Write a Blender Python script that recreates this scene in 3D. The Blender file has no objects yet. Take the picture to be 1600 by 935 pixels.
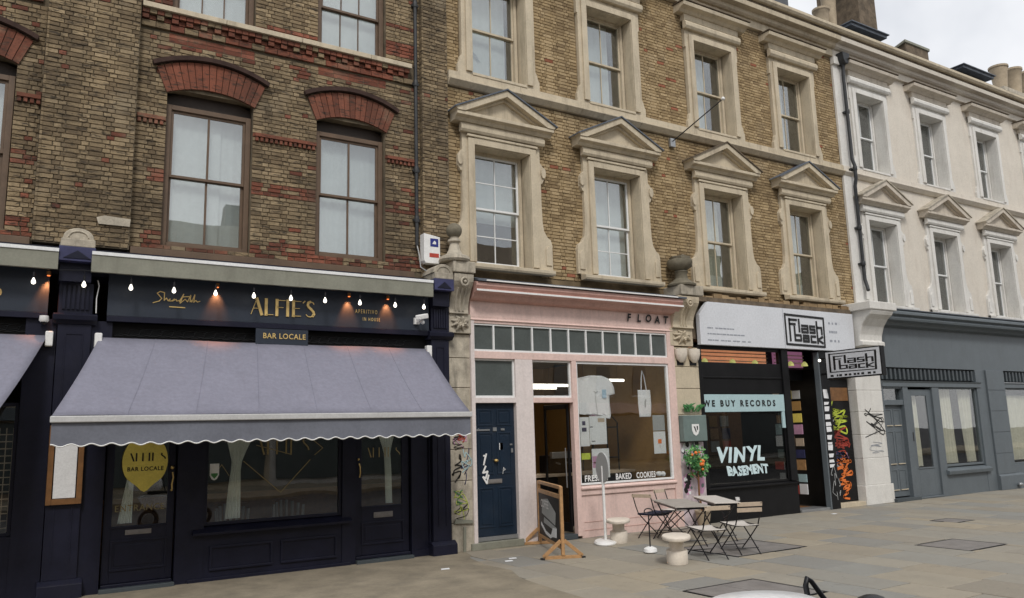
import bpy, bmesh, math, random
from mathutils import Vector, Matrix
random.seed(7)
R = math.radians
scene = bpy.context.scene
C = scene.collection

# ------------------------------------------------------------------ camera
CAMY, CAMZ = -13.466, 2.1
yaw, pit, rol, FPX = 0.563463439, 0.167949450, -0.0287510539, 1250.52
fw = Vector((math.sin(yaw)*math.cos(pit), math.cos(yaw)*math.cos(pit), math.sin(pit)))
rt = Vector((math.cos(yaw), -math.sin(yaw), 0)); up = rt.cross(fw)
r2 = math.cos(rol)*rt + math.sin(rol)*up
u2 = -math.sin(rol)*rt + math.cos(rol)*up
cd = bpy.data.cameras.new('camera'); cam = bpy.data.objects.new('camera', cd); C.objects.link(cam)
m = Matrix((r2, u2, -fw)).transposed().to_4x4(); m.translation = Vector((0, CAMY, CAMZ))
cam.matrix_world = m
cd.sensor_fit = 'HORIZONTAL'; cd.sensor_width = 36; cd.lens = FPX/1600*36
cd.clip_start = .05; cd.clip_end = 2000
scene.camera = cam

# ------------------------------------------------------------------ light: overcast daylight
SUN_EL, SUN_AZ = R(48), R(204)      # azimuth measured from +Y clockwise
w = bpy.data.worlds.new('World'); scene.world = w; w.use_nodes = True
nt = w.node_tree; nt.nodes.clear()
sky = nt.nodes.new('ShaderNodeTexSky'); sky.sky_type = 'NISHITA'; sky.sun_disc = False
sky.sun_elevation = SUN_EL; sky.sun_rotation = SUN_AZ; sky.dust_density = 3
tc = nt.nodes.new('ShaderNodeTexCoord')
cn = nt.nodes.new('ShaderNodeTexNoise'); cn.inputs['Scale'].default_value = 3.4; cn.inputs['Detail'].default_value = 5
cr = nt.nodes.new('ShaderNodeValToRGB')
cr.color_ramp.elements[0].position = .35; cr.color_ramp.elements[0].color = (6.3, 6.5, 6.9, 1)
cr.color_ramp.elements[1].position = .65; cr.color_ramp.elements[1].color = (9.9, 9.9, 9.95, 1)
mx = nt.nodes.new('ShaderNodeMix'); mx.data_type = 'RGBA'; mx.inputs[0].default_value = .93
bg = nt.nodes.new('ShaderNodeBackground'); bg.inputs['Strength'].default_value = .1
ow = nt.nodes.new('ShaderNodeOutputWorld')
L = nt.links.new
L(tc.outputs['Generated'], cn.inputs['Vector']); L(cn.outputs['Fac'], cr.inputs['Fac'])
L(sky.outputs['Color'], mx.inputs[6]); L(cr.outputs['Color'], mx.inputs[7])
L(mx.outputs[2], bg.inputs['Color']); L(bg.outputs[0], ow.inputs[0])
sd = bpy.data.lights.new('sun', 'SUN'); sd.energy = 1.5; sd.angle = R(11); sd.color = (1, .96, .9)
so = bpy.data.objects.new('sun', sd); C.objects.link(so)
sdir = Vector((math.sin(SUN_AZ)*math.cos(SUN_EL), math.cos(SUN_AZ)*math.cos(SUN_EL), math.sin(SUN_EL)))
so.rotation_euler = sdir.to_track_quat('Z', 'Y').to_euler(); so.location = (0, -20, 30)
scene.view_settings.view_transform = 'Standard'; scene.view_settings.look = 'None'
scene.view_settings.exposure = .3; scene.view_settings.gamma = 1; scene.view_settings.use_curve_mapping = False
scene.cycles.max_bounces = 6; scene.cycles.transparent_max_bounces = 12

# ------------------------------------------------------------------ materials
def newmat(name):
    m = bpy.data.materials.new(name); m.use_nodes = True
    b = m.node_tree.nodes['Principled BSDF']; return m, m.node_tree, b
def noise(t, vec, scale, detail=4, rough=.55):
    n = t.nodes.new('ShaderNodeTexNoise'); n.inputs['Scale'].default_value = scale
    n.inputs['Detail'].default_value = detail; n.inputs['Roughness'].default_value = rough
    t.links.new(vec, n.inputs['Vector']); return n.outputs['Fac']
def mapr(t, v, a, b, c=0., d=1.):
    n = t.nodes.new('ShaderNodeMapRange'); t.links.new(v, n.inputs[0])
    for i, q in enumerate((a, b, c, d)): n.inputs[i+1].default_value = q
    return n.outputs[0]
def mixc(t, f, a, b, mode='MIX'):
    n = t.nodes.new('ShaderNodeMix'); n.data_type = 'RGBA'; n.blend_type = mode
    for s, q in ((0, f), (6, a), (7, b)):
        if isinstance(q, (int, float)): n.inputs[s].default_value = q
        elif isinstance(q, (tuple, list)): n.inputs[s].default_value = (*q, 1) if len(q) == 3 else q
        else: t.links.new(q, n.inputs[s])
    return n.outputs[2]
def pos(t, sc=(1, 1, 1)):
    g = t.nodes.new('ShaderNodeNewGeometry'); mp = t.nodes.new('ShaderNodeMapping')
    mp.inputs['Scale'].default_value = sc
    t.links.new(g.outputs['Position'], mp.inputs['Vector']); return mp.outputs[0]
def bump(t, b, h, strength=.3, dist=.01):
    n = t.nodes.new('ShaderNodeBump'); n.inputs['Strength'].default_value = strength
    n.inputs['Distance'].default_value = dist
    t.links.new(h, n.inputs['Height']); t.links.new(n.outputs[0], b.inputs['Normal'])
def P(name, col, rough=.6, var=.12, scale=3, bmp=.15, bscale=60, dirt=0., dcol=(.05, .045, .04), streak=False, metal=0, spec=.4, emis=None, est=1):
    m, t, b = newmat(name)
    p = pos(t)
    n1 = noise(t, p, scale, 6, .6)
    c = mixc(t, mapr(t, n1, .3, .7), [x*(1-var) for x in col], [min(1, x*(1+var)) for x in col])
    c = mixc(t, 1., c, mixc(t, mapr(t, noise(t, p, scale*6+9, 5, .7), .25, .75), (.86, .86, .86), (1.1, 1.1, 1.1)), 'MULTIPLY')
    if dirt:
        ps = pos(t, (1, 1, .18) if streak else (1, 1, 1))
        n2 = noise(t, ps, 4.5 if streak else 1.7, 8, .68)
        c = mixc(t, mapr(t, n2, .5, .78, 0, dirt), c, dcol)
    t.links.new(c, b.inputs['Base Color'])
    b.inputs['Roughness'].default_value = rough; b.inputs['Metallic'].default_value = metal
    b.inputs['Specular IOR Level'].default_value = spec
    if emis: b.inputs['Emission Color'].default_value = (*emis, 1); b.inputs['Emission Strength'].default_value = est
    if bmp: bump(t, b, noise(t, p, bscale, 4), bmp, .006)
    return m
def brickmat(name, cols, red, soot, sootamt, fine=.35):
    m, t, b = newmat(name)
    at = t.nodes.new('ShaderNodeAttribute'); at.attribute_name = 'tone'
    sp = t.nodes.new('ShaderNodeSeparateColor'); t.links.new(at.outputs['Color'], sp.inputs[0])
    def ramp(cs):
        r = t.nodes.new('ShaderNodeValToRGB'); e = r.color_ramp.elements
        for i, cc in enumerate(cs):
            q = i/(len(cs)-1)
            if i == 0: el = e[0]; el.position = 0
            elif i == len(cs)-1: el = e[len(e)-1]; el.position = 1
            else: el = e.new(q)
            el.color = (*cc, 1)
        t.links.new(sp.outputs[0], r.inputs[0]); return r.outputs[0]
    c = mixc(t, sp.outputs[1], ramp(cols), ramp(red))
    p = pos(t); pf = pos(t, (5.5, 5.5, 24))
    nf = noise(t, pf, 1.0, 5, .7)
    c = mixc(t, mapr(t, nf, .53, .63, 0, fine), c, soot)
    c = mixc(t, mapr(t, noise(t, pos(t, (40, 40, 60)), 1., 4, .7), .4, .7, 0, fine*.5), c, soot)
    nb = noise(t, pos(t, (.8, .8, .45)), 1.0, 8, .68)
    c = mixc(t, mapr(t, nb, .42, .68, 0, sootamt), c, soot)
    nl = noise(t, pos(t, (.9, .9, 1.3)), 1.3, 5, .6)
    c = mixc(t, mapr(t, nl, .55, .75, 0, .4), c, (.40, .33, .23))
    t.links.new(c, b.inputs['Base Color']); b.inputs['Roughness'].default_value = .92
    b.inputs['Specular IOR Level'].default_value = .2
    bump(t, b, noise(t, p, 75, 5, .7), .7, .012)
    return m
def glassmat(name, refl=.12, tint=(.9, .93, .92), rough=.0):
    m = bpy.data.materials.new(name); m.use_nodes = True; t = m.node_tree; t.nodes.clear()
    o = t.nodes.new('ShaderNodeOutputMaterial'); mx = t.nodes.new('ShaderNodeMixShader')
    tr = t.nodes.new('ShaderNodeBsdfTransparent'); tr.inputs[0].default_value = (*tint, 1)
    gl = t.nodes.new('ShaderNodeBsdfGlossy'); gl.inputs['Roughness'].default_value = rough
    ge = t.nodes.new('ShaderNodeNewGeometry'); dp = t.nodes.new('ShaderNodeVectorMath'); dp.operation = 'DOT_PRODUCT'
    t.links.new(ge.outputs['Incoming'], dp.inputs[0]); t.links.new(ge.outputs['Normal'], dp.inputs[1])
    def mth(op, a, b=None):
        n_ = t.nodes.new('ShaderNodeMath'); n_.operation = op; t.links.new(a, n_.inputs[0])
        if b is not None: n_.inputs[1].default_value = b
        return n_.outputs[0]
    sch = mth('POWER', mth('SUBTRACT', mth('ABSOLUTE', dp.outputs['Value']), 1.0), 2.0); sch = mth('POWER', sch, 2.3)
    f = mapr(t, sch, 0, 1, refl, 1)
    n = noise(t, pos(t), 1.3, 1); bp = t.nodes.new('ShaderNodeBump'); bp.inputs['Strength'].default_value = .06; bp.inputs['Distance'].default_value = .03
    t.links.new(n, bp.inputs['Height']); t.links.new(bp.outputs[0], gl.inputs['Normal'])
    t.links.new(f, mx.inputs[0]); t.links.new(tr.outputs[0], mx.inputs[1]); t.links.new(gl.outputs[0], mx.inputs[2])
    t.links.new(mx.outputs[0], o.inputs[0]); return m
M = {}
M['brick1'] = brickmat('weathered_brick', [(.19, .14, .085), (.265, .198, .12), (.34, .258, .155), (.43, .33, .205)], [(.17, .06, .04), (.26, .09, .055), (.34, .13, .085)], (.04, .034, .028), .68, .85)
M['brick2'] = brickmat('yellow_stock_brick', [(.26, .185, .1), (.36, .262, .142), (.41, .303, .168), (.48, .362, .21)], [(.25, .09, .05), (.33, .12, .07), (.38, .15, .09)], (.09, .065, .042), .42, .38)
M['mortar1'] = P('dark_mortar', (.15, .12, .08), .95, .5, 2.2, .8, 40, .45, (.05, .045, .04))
M['mortar2'] = P('buff_mortar', (.19, .14, .08), .95, .35, 2.5, .8, 40, .6, (.09, .07, .05))
M['stone'] = P('painted_stone', (.54, .465, .345), .75, .1, 2.5, .35, 45, .7, (.19, .15, .105), True)
M['stone_old'] = P('old_stone', (.43, .385, .31), .85, .28, 5, .8, 35, .95, (.07, .065, .055), True)
M['stone_grey'] = P('grey_green_painted_timber', (.235, .235, .19), .7, .12, 3, .25, 50, .5, (.11, .10, .08), True)
M['finial'] = P('mossy_stone', (.17, .15, .11), .9, .25, 7, .8, 40, .5, (.06, .055, .04))
M['cream_stone'] = P('cream_painted_stone', (.55, .49, .41), .75, .1, 2.5, .35, 45, .7, (.25, .21, .16), True)
M['cream'] = P('cream_render', (.64, .59, .515), .85, .05, 2, .3, 80, .35, (.42, .34, .27), True)
M['white'] = P('white_masonry_paint', (.68, .665, .63), .7, .06, 2.5, .2, 60, .6, (.38, .35, .31), True)
M['white_gloss'] = P('white_gloss_paint', (.78, .79, .79), .35, .04, 4, .05, 60, .2, (.4, .4, .38))
M['navy'] = P('navy_paint', (.012, .013, .027), .42, .2, 3, .08, 50, .35, (.026, .026, .034), spec=.25)
M['navy_cap'] = P('blue_paint', (.04, .043, .11), .5, .2, 4, .15, 50, .4, (.03, .03, .05))
M['board'] = P('slate_blue_signboard', (.026, .034, .05), .45, .12, 2, .05, 50, .25, (.06, .065, .07))
M['black'] = P('black_paint', (.007, .007, .008), .45, .2, 4, .08, 60, .3, (.025, .025, .025), spec=.22)
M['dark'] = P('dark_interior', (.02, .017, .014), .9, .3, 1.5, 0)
M['dark_brown'] = P('dark_brown_timber', (.035, .024, .018), .6, .2, 5, .1)
M['arch_dark'] = P('sooty_moulded_brick', (.045, .025, .02), .95, .35, 6, .6, 30)
M['brown'] = P('brown_painted_timber', (.13, .085, .055), .55, .15, 5, .15, 60, .4, (.06, .045, .035), True)
M['pink_pale'] = P('pale_pink_paint', (.70, .63, .61), .5, .05, 2, .08, 60, .4, (.46, .38, .35), True)
M['pink'] = P('pink_paint', (.72, .535, .485), .55, .07, 2, .12, 60, .6, (.44, .33, .30), True)
M['pink_dark'] = P('pink_cornice_paint', (.56, .34, .29), .5, .08, 2, .08, 60, .5, (.30, .18, .15), True)
M['blue_door'] = P('dark_blue_gloss_door', (.011, .022, .040), .32, .12, 3, .05, 60, .3, (.05, .06, .08))
M['grey'] = P('slate_grey_paint', (.115, .135, .15), .5, .07, 2, .08, 60, .35, (.075, .08, .085), True)
M['grey_dark'] = P('dark_grey_paint', (.06, .072, .08), .5, .1, 2, .08, 60)
M['lead'] = P('lead_flashing', (.09, .105, .13), .55, .25, 5, .4, 18, .4, (.25, .26, .28))
M['glass'] = glassmat('window_glass', .22)
M['glass_dim'] = glassmat('dusty_shop_glass', .09, (.62, .64, .64))  # grey tint put into the glass to dim the interior behind it
M['glass_shop'] = glassmat('shop_glass', .12, (.96, .97, .96))
M['frost'] = P('frosted_glass', (.085, .10, .098), .18, .12, 2, 0, 60, spec=.7)
M['net'] = P('net_curtain', (.68, .70, .72), .9, .06, 8, .1, 90)
M['curtain'] = P('linen_curtain', (.80, .85, .80), .9, .08, 8, .15, 90)
M['curtain_cream'] = P('cream_curtain', (.62, .60, .50), .9, .08, 8, .15, 90)
M['awning'] = P('awning_canvas', (.215, .215, .268), .85, .05, 1.2, .12, 160, .4, (.15, .15, .185), True, spec=.25)
M['valance'] = P('valance_canvas', (.155, .165, .20), .85, .1, 3, .15, 120, .4, (.13, .14, .165))
M['trim_bar'] = P('grey_white_bar', (.52, .52, .52), .5, .05, 4, .05, 60, .4, (.3, .3, .3))
M['trim'] = P('white_trim', (.78, .78, .77), .5, .04, 4, .05)
M['gold'] = P('gold_leaf', (.78, .56, .22), .35, .2, 10, 0, metal=.35, spec=.6)
M['gold_dim'] = P('gold_film', (.30, .23, .10), .5, .15, 10, 0)
M['bulb'] = P('lit_bulb', (.95, .93, .88), .3, 0, 1, 0, emis=(1, .93, .8), est=2.2)
M['heater'] = P('glowing_heater', (.3, .08, .03), .4, 0, 1, 0, emis=(1, .22, .05), est=1.6)
M['metal_black'] = P('black_metal', (.012, .012, .015), .4, .2, 8, .05, metal=.2)
M['pipe'] = P('black_cast_iron', (.03, .032, .035), .5, .3, 5, .2, 40)
M['steel'] = P('steel', (.35, .36, .37), .35, .1, 8, .05, metal=.6)
M['wood'] = P('oiled_timber', (.42, .24, .11), .5, .25, 12, .12, 50)
M['wood_dark'] = P('brown_timber', (.20, .095, .035), .5, .2, 12, .12, 50)
M['chalk'] = P('blackboard', (.014, .014, .015), .6, .3, 5, 0)
M['paper'] = P('white_paper', (.78, .79, .81), .8, .04, 6, .05)
M['paper_grey'] = P('grey_paper', (.40, .41, .41), .8, .06, 6, .05)
M['stool'] = P('pale_terrazzo', (.70, .63, .54), .6, .08, 20, .15, 90, .2, (.45, .42, .38))
M['table'] = P('worn_table_top', (.36, .335, .30), .5, .18, 7, .1, 60, .4, (.2, .19, .17))
M['seat'] = P('pale_seat', (.58, .54, .50), .5, .08, 7, .1, 60)
M['slat'] = P('pale_wood_slat', (.52, .42, .32), .5, .12, 12, .1, 60)
M['cushion'] = P('navy_cushion', (.02, .024, .05), .9, .2, 8, .2)
M['lemon'] = P('lemon_board', (.80, .66, .14), .6, .12, 4, .05)
M['teal'] = P('pale_teal_print', (.40, .55, .58), .6, .04, 3, .03)
M['green'] = P('leaf_green', (.06, .22, .07), .6, .35, 12, .1)
M['leafmid'] = P('mid_leaf_paint', (.16, .36, .12), .6, .3, 12, .1)
M['orange'] = P('orange_paint', (.8, .2, .04), .5, .15, 12, .05)
M['magenta'] = P('pink_mauve_paint', (.55, .30, .45), .6, .2, 6, .05)
M['yellow'] = P('yellow_green_paint', (.55, .65, .07), .5, .2, 10, .05)
M['red'] = P('red_paint', (.45, .06, .04), .5, .2, 10, .05)
M['mural'] = P('mural_ground', (.52, .44, .47), .7, .3, 7, .1)
M['cabinet'] = P('grey_green_cabinet', (.15, .20, .19), .55, .12, 4, .1, 50, .4, (.08, .1, .1), True)
M['ochre'] = P('ochre_wall', (.36, .21, .07), .9, .08, 1.2, .1)
M['tube'] = P('lit_tube', (1, 1, 1), .4, 0, 1, 0, emis=(1, .93, .8), est=3.2)
M['warm'] = P('lit_warm_ceiling', (.8, .4, .2), .6, .5, 3, 0, emis=(1, .42, .22), est=.3)
M['lime'] = P('lit_lime_lamp', (.6, .6, .2), .6, 0, 3, 0, emis=(.6, .6, .2), est=.35)
M['sign'] = P('white_sign_panel', (.64, .66, .70), .4, .03, 2, .03, 50, .25, (.5, .5, .52), True)
M['ink'] = P('black_vinyl_ink', (.012, .012, .012), .5, .1, 5, 0)
M['ink_grey'] = P('faint_grey_ink', (.30, .32, .36), .6, .1, 5, 0)
M['ice'] = P('pale_blue_vinyl', (.62, .78, .82), .5, .05, 8, 0)
M['concrete'] = P('brown_tarmac', (.245, .21, .155), .9, .22, 1.6, .8, 70, .8, (.13, .115, .09))
M['asphalt'] = P('asphalt', (.055, .055, .057), .9, .2, 1.5, .8, 90, .3, (.035, .035, .035))
M['kerb'] = P('granite_kerb', (.28, .27, .26), .8, .15, 6, .5, 60)
M['iron'] = P('iron_cover', (.20, .185, .175), .6, .2, 4, .5, 60, .5, (.2, .17, .15))
M['joint'] = P('sandy_joint', (.045, .04, .034), .95, .2, 5, .5, 60)
M['pot'] = P('terracotta_pot', (.38, .31, .22), .85, .15, 5, .3, 40, .4, (.15, .12, .09))
M['slate'] = P('slate_roof', (.08, .085, .095), .6, .2, 3, .4, 30)
M['chimbrick'] = P('sooty_brickwork', (.13, .10, .07), .95, .45, 4, .9, 16, .6, (.05, .045, .035))
M['shirt'] = P('white_cotton', (.86, .86, .89), .9, .04, 3, .15, 40)
M['chrome'] = P('brass', (.6, .42, .16), .3, .1, 8, 0, metal=.8)
M['scooter'] = P('white_bodywork', (.8, .8, .8), .2, .02, 3, 0, spec=.6)
M['rubber'] = P('rubber', (.02, .02, .02), .7, .1, 8, .1)

def slabmat():
    m, t, b = newmat('york_stone')
    at = t.nodes.new('ShaderNodeAttribute'); at.attribute_name = 'tone'
    sp = t.nodes.new('ShaderNodeSeparateColor'); t.links.new(at.outputs['Color'], sp.inputs[0])
    r = t.nodes.new('ShaderNodeValToRGB'); e = r.color_ramp.elements
    cs = [(.215, .215, .205), (.29, .25, .19), (.235, .235, .22), (.32, .275, .205), (.285, .265, .225), (.24, .212, .17)]
    e[0].color = (*cs[0], 1); e[1].color = (*cs[-1], 1)
    for i in range(1, 5): e.new(i/5).color = (*cs[i], 1)
    t.links.new(sp.outputs[0], r.inputs[0])
    n1 = noise(t, pos(t, (1, 1, 1)), 1.6, 7, .65); n2 = noise(t, pos(t), 14, 5, .7)
    c = mixc(t, mapr(t, n1, .45, .8, 0, .5), r.outputs[0], (.19, .175, .15))
    c = mixc(t, mapr(t, n2, .5, .75, 0, .25), c, (.38, .345, .28))
    vo = t.nodes.new('ShaderNodeTexVoronoi'); vo.inputs['Scale'].default_value = 2.6; t.links.new(pos(t), vo.inputs['Vector'])
    c = mixc(t, mapr(t, vo.outputs['Distance'], .035, .05, .65, 0), c, (.10, .095, .09))
    c = mixc(t, mapr(t, noise(t, pos(t), 3.1, 8, .75), .56, .72, 0, .5), c, (.15, .135, .115))
    t.links.new(c, b.inputs['Base Color']); b.inputs['Roughness'].default_value = .75
    b.inputs['Specular IOR Level'].default_value = .3
    bump(t, b, noise(t, pos(t), 35, 6, .7), .4, .008); return m
M['slab'] = slabmat()

# ------------------------------------------------------------------ mesh helpers
class MB:
    def __init__(s): s.v = []; s.f = []; s.sm = []; s.g = []
    def add(s, vs, fs, smooth=False):
        o = len(s.v); s.g.append((o, len(s.f))); s.v += [tuple(p) for p in vs]; s.f += [tuple(i+o for i in f) for f in fs]; s.sm += [smooth]*len(fs); return s
    def box(s, x0, x1, y0, y1, z0, z1):
        return s.add([(x0,y0,z0),(x1,y0,z0),(x1,y1,z0),(x0,y1,z0),(x0,y0,z1),(x1,y0,z1),(x1,y1,z1),(x0,y1,z1)],
                     [(0,3,2,1),(4,5,6,7),(0,1,5,4),(1,2,6,5),(2,3,7,6),(3,0,4,7)])
    def xz(s, pts, y0, y1):            # polygon in XZ (counter-clockwise seen from the street) extruded in Y
        n = len(pts); a = sum(pts[i][0]*pts[(i+1)%n][1]-pts[(i+1)%n][0]*pts[i][1] for i in range(n))
        if a < 0: pts = pts[::-1]
        vs = [(x, y0, z) for x, z in pts]+[(x, y1, z) for x, z in pts]
        return s.add(vs, [tuple(range(n)), tuple(range(2*n-1, n-1, -1))]+[(i, i+n, (i+1)%n+n, (i+1)%n) for i in range(n)])
    def yz(s, pts, x0, x1):            # profile in YZ extruded along X
        n = len(pts); a = sum(pts[i][0]*pts[(i+1)%n][1]-pts[(i+1)%n][0]*pts[i][1] for i in range(n))
        if a < 0: pts = pts[::-1]
        vs = [(x1, y, z) for y, z in pts]+[(x0, y, z) for y, z in pts]
        return s.add(vs, [tuple(range(n)), tuple(range(2*n-1, n-1, -1))]+[(i, i+n, (i+1)%n+n, (i+1)%n) for i in range(n)])
    def xy(s, pts, z0, z1):
        n = len(pts); a = sum(pts[i][0]*pts[(i+1)%n][1]-pts[(i+1)%n][0]*pts[i][1] for i in range(n))
        if a < 0: pts = pts[::-1]
        vs = [(x, y, z1) for x, y in pts]+[(x, y, z0) for x, y in pts]
        return s.add(vs, [tuple(range(n)), tuple(range(2*n-1, n-1, -1))]+[(i, i+n, (i+1)%n+n, (i+1)%n) for i in range(n)])
    def bar(s, a, b, wd, th=None, side=None):   # rectangular bar between two points
        a, b = Vector(a), Vector(b); d = (b-a).normalized(); th = th or wd
        q = Vector(side) if side else (Vector((0, 0, 1)) if abs(d.z) < .9 else Vector((0, 1, 0)))
        n1 = d.cross(q).normalized(); n2 = d.cross(n1).normalized()
        vs = [p+n1*i*wd/2+n2*j*th/2 for p in (a, b) for i, j in ((-1,-1),(1,-1),(1,1),(-1,1))]
        return s.add(vs, [(0,3,2,1),(4,5,6,7),(0,1,5,4),(1,2,6,5),(2,3,7,6),(3,0,4,7)])
    def tube(s, pts, r, n=8, cap=True, closed=False):
        pts = [Vector(p) for p in pts]; k = len(pts); vs = []
        prev = None
        for i, p in enumerate(pts):
            if closed: d = pts[(i+1)%k]-pts[i-1]
            else: d = (pts[min(i+1, k-1)]-pts[max(i-1, 0)])
            d.normalize()
            if prev is None: q = Vector((0,0,1)) if abs(d.z) < .9 else Vector((1,0,0)); a = d.cross(q).normalized()
            else: a = (prev-d*prev.dot(d)).normalized()
            prev = a; b = d.cross(a); rr = r[i] if isinstance(r, (list, tuple)) else r
            vs += [p+a*rr*math.cos(2*math.pi*j/n)+b*rr*math.sin(2*math.pi*j/n) for j in range(n)]
        fs = []
        for i in range(k if closed else k-1):
            e = (i+1) % k
            for j in range(n): fs.append((i*n+j, i*n+(j+1)%n, e*n+(j+1)%n, e*n+j))
        if cap and not closed: fs += [tuple(range(n-1, -1, -1)), tuple(range((k-1)*n, k*n))]
        return s.add(vs, fs, True)
    def lathe(s, prof, cx, cy, n=24, sx=1, sy=1, ang=0):
        vs = []; ca, sa = math.cos(ang), math.sin(ang)
        for r, z in prof:
            for j in range(n):
                x = r*sx*math.cos(2*math.pi*j/n); y = r*sy*math.sin(2*math.pi*j/n)
                vs.append((cx+x*ca-y*sa, cy+x*sa+y*ca, z))
        k = len(prof); fs = [(i*n+j, i*n+(j+1)%n, (i+1)*n+(j+1)%n, (i+1)*n+j) for i in range(k-1) for j in range(n)]
        fs += [tuple(range(n-1, -1, -1)), tuple(range((k-1)*n, k*n))]
        return s.add(vs, fs, True)
    def ball(s, c, r, n=10, sc=(1,1,1)):
        prof = []
        vs = []; k = n
        for i in range(k+1):
            a = math.pi*i/k
            for j in range(n*2):
                b = math.pi*j/n
                vs.append((c[0]+r*sc[0]*math.sin(a)*math.cos(b), c[1]+r*sc[1]*math.sin(a)*math.sin(b), c[2]-r*sc[2]*math.cos(a)))
        w_ = n*2
        return s.add(vs, [(i*w_+j, i*w_+(j+1)%w_, (i+1)*w_+(j+1)%w_, (i+1)*w_+j) for i in range(k) for j in range(w_)], True)
    def ribbon(s, pts, wd, y, th=.004, taper=None):  # flat stroke in the XZ plane
        for i in range(len(pts)-1):
            (x0, z0), (x1, z1) = pts[i], pts[i+1]; d = math.hypot(x1-x0, z1-z0)
            if d < 1e-6: continue
            nx, nz = -(z1-z0)/d*wd/2, (x1-x0)/d*wd/2; ex, ez = (x1-x0)/d*wd*.3, (z1-z0)/d*wd*.3
            s.xz([(x0+nx-ex, z0+nz-ez), (x0-nx-ex, z0-nz-ez), (x1-nx+ex, z1-nz+ez), (x1+nx+ex, z1+nz+ez)], y-th-.0004*(i % 2), y)
        return s
    def each(s, name, mat, parent=None, bev=0, per=1):
        """every piece that was added becomes an object of its own"""
        out = []; g = s.g+[(len(s.v), len(s.f))]
        for i in range(0, len(g)-1, per):
            j = min(i+per, len(g)-1); a, b = g[i], g[j]; m_ = MB(); m_.v = s.v[a[0]:b[0]]
            m_.f = [tuple(k-a[0] for k in f) for f in s.f[a[1]:b[1]]]; m_.sm = s.sm[a[1]:b[1]]; out.append(m_.build(name, mat, parent, bev))
        return out
    def build(s, name, mat, parent=None, bev=0, kind=None, smooth_angle=True):
        me = bpy.data.meshes.new(name); o = bpy.data.objects.new(name, me); C.objects.link(o)
        off = Vector((0, 0, 0)); p = parent
        while p is not None: off += p.location; p = p.parent
        me.from_pydata([tuple(Vector(v)-off) for v in s.v], [], s.f)
        me.polygons.foreach_set('use_smooth', s.sm); me.update()
        me.materials.append(M[mat] if isinstance(mat, str) else mat)
        if any(s.sm):
            me.set_sharp_from_angle(angle=R(42))
        if parent is not None: o.parent = parent
        if bev:
            b = o.modifiers.new('bevel', 'BEVEL'); b.width = bev; b.segments = 2; b.limit_method = 'ANGLE'; b.angle_limit = R(40); b.harden_normals = False
        if kind: o['kind'] = kind
        return o
def thing(name, label, cat, loc=(0,0,0), rz=0, group=None):
    o = bpy.data.objects.new(name, None); C.objects.link(o); o.location = loc; o.rotation_euler = (0, 0, rz)
    o.empty_display_size = .2
    o['label'] = label; o['category'] = cat
    if group: o['group'] = group
    return o
def tag(o, label, cat, group=None):
    o['label'] = label; o['category'] = cat
    if group: o['group'] = group
    return o
def recenter(o):                       # put a lone mesh's origin at its base centre
    me = o.data; xs = [v.co for v in me.vertices]
    c = Vector(((min(p.x for p in xs)+max(p.x for p in xs))/2, (min(p.y for p in xs)+max(p.y for p in xs))/2, min(p.z for p in xs)))
    me.transform(Matrix.Translation(-c)); o.location = c; return o
def copy_part(o, d, parent):
    c = o.copy(); C.objects.link(c); c.parent = parent; c.location = o.location+Vector(d)
    for ch in list(o.children): copy_part(ch, (0,0,0), c)
    return c
def copy_tree(root, loc, rz, label, group=None):
    r = root.copy(); C.objects.link(r); r.location = loc; r.rotation_euler = (0, 0, rz); r['label'] = label
    for ch in list(root.children): copy_part(ch, (0,0,0), r)
    return r
def text_mb(s, x, y, z, size, mb=None, off=0., depth=.004, spacing=1., sx=1., align='LEFT', bold=0., wave=0., dy=None, vertical=False):
    """lettering lying in the facade plane: lower-left of the text at (x, z)"""
    cu = bpy.data.curves.new('lettering', 'FONT'); cu.body = s; cu.size = size; cu.space_character = spacing
    cu.offset = bold; cu.align_x = align; cu.resolution_u = 3
    o = bpy.data.objects.new('lettering', cu); C.objects.link(o)
    dg = bpy.context.evaluated_depsgraph_get(); me = bpy.data.meshes.new_from_object(o.evaluated_get(dg))
    bpy.data.objects.remove(o); bpy.data.curves.remove(cu)
    mb = mb or MB()
    vs = []
    for v in me.vertices:
        X = v.co.x*sx; Z = v.co.y
        if wave: X += wave*math.sin(Z*22+X*2)
        vs.append((X, Z))
    pts = [((x+a), y-depth, z+b) for a, b in vs]
    if dy: pts = [dy(p) for p in pts]
    mb.add(pts, [tuple(p.vertices) for p in me.polygons]); bpy.data.meshes.remove(me)
    return mb
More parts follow.
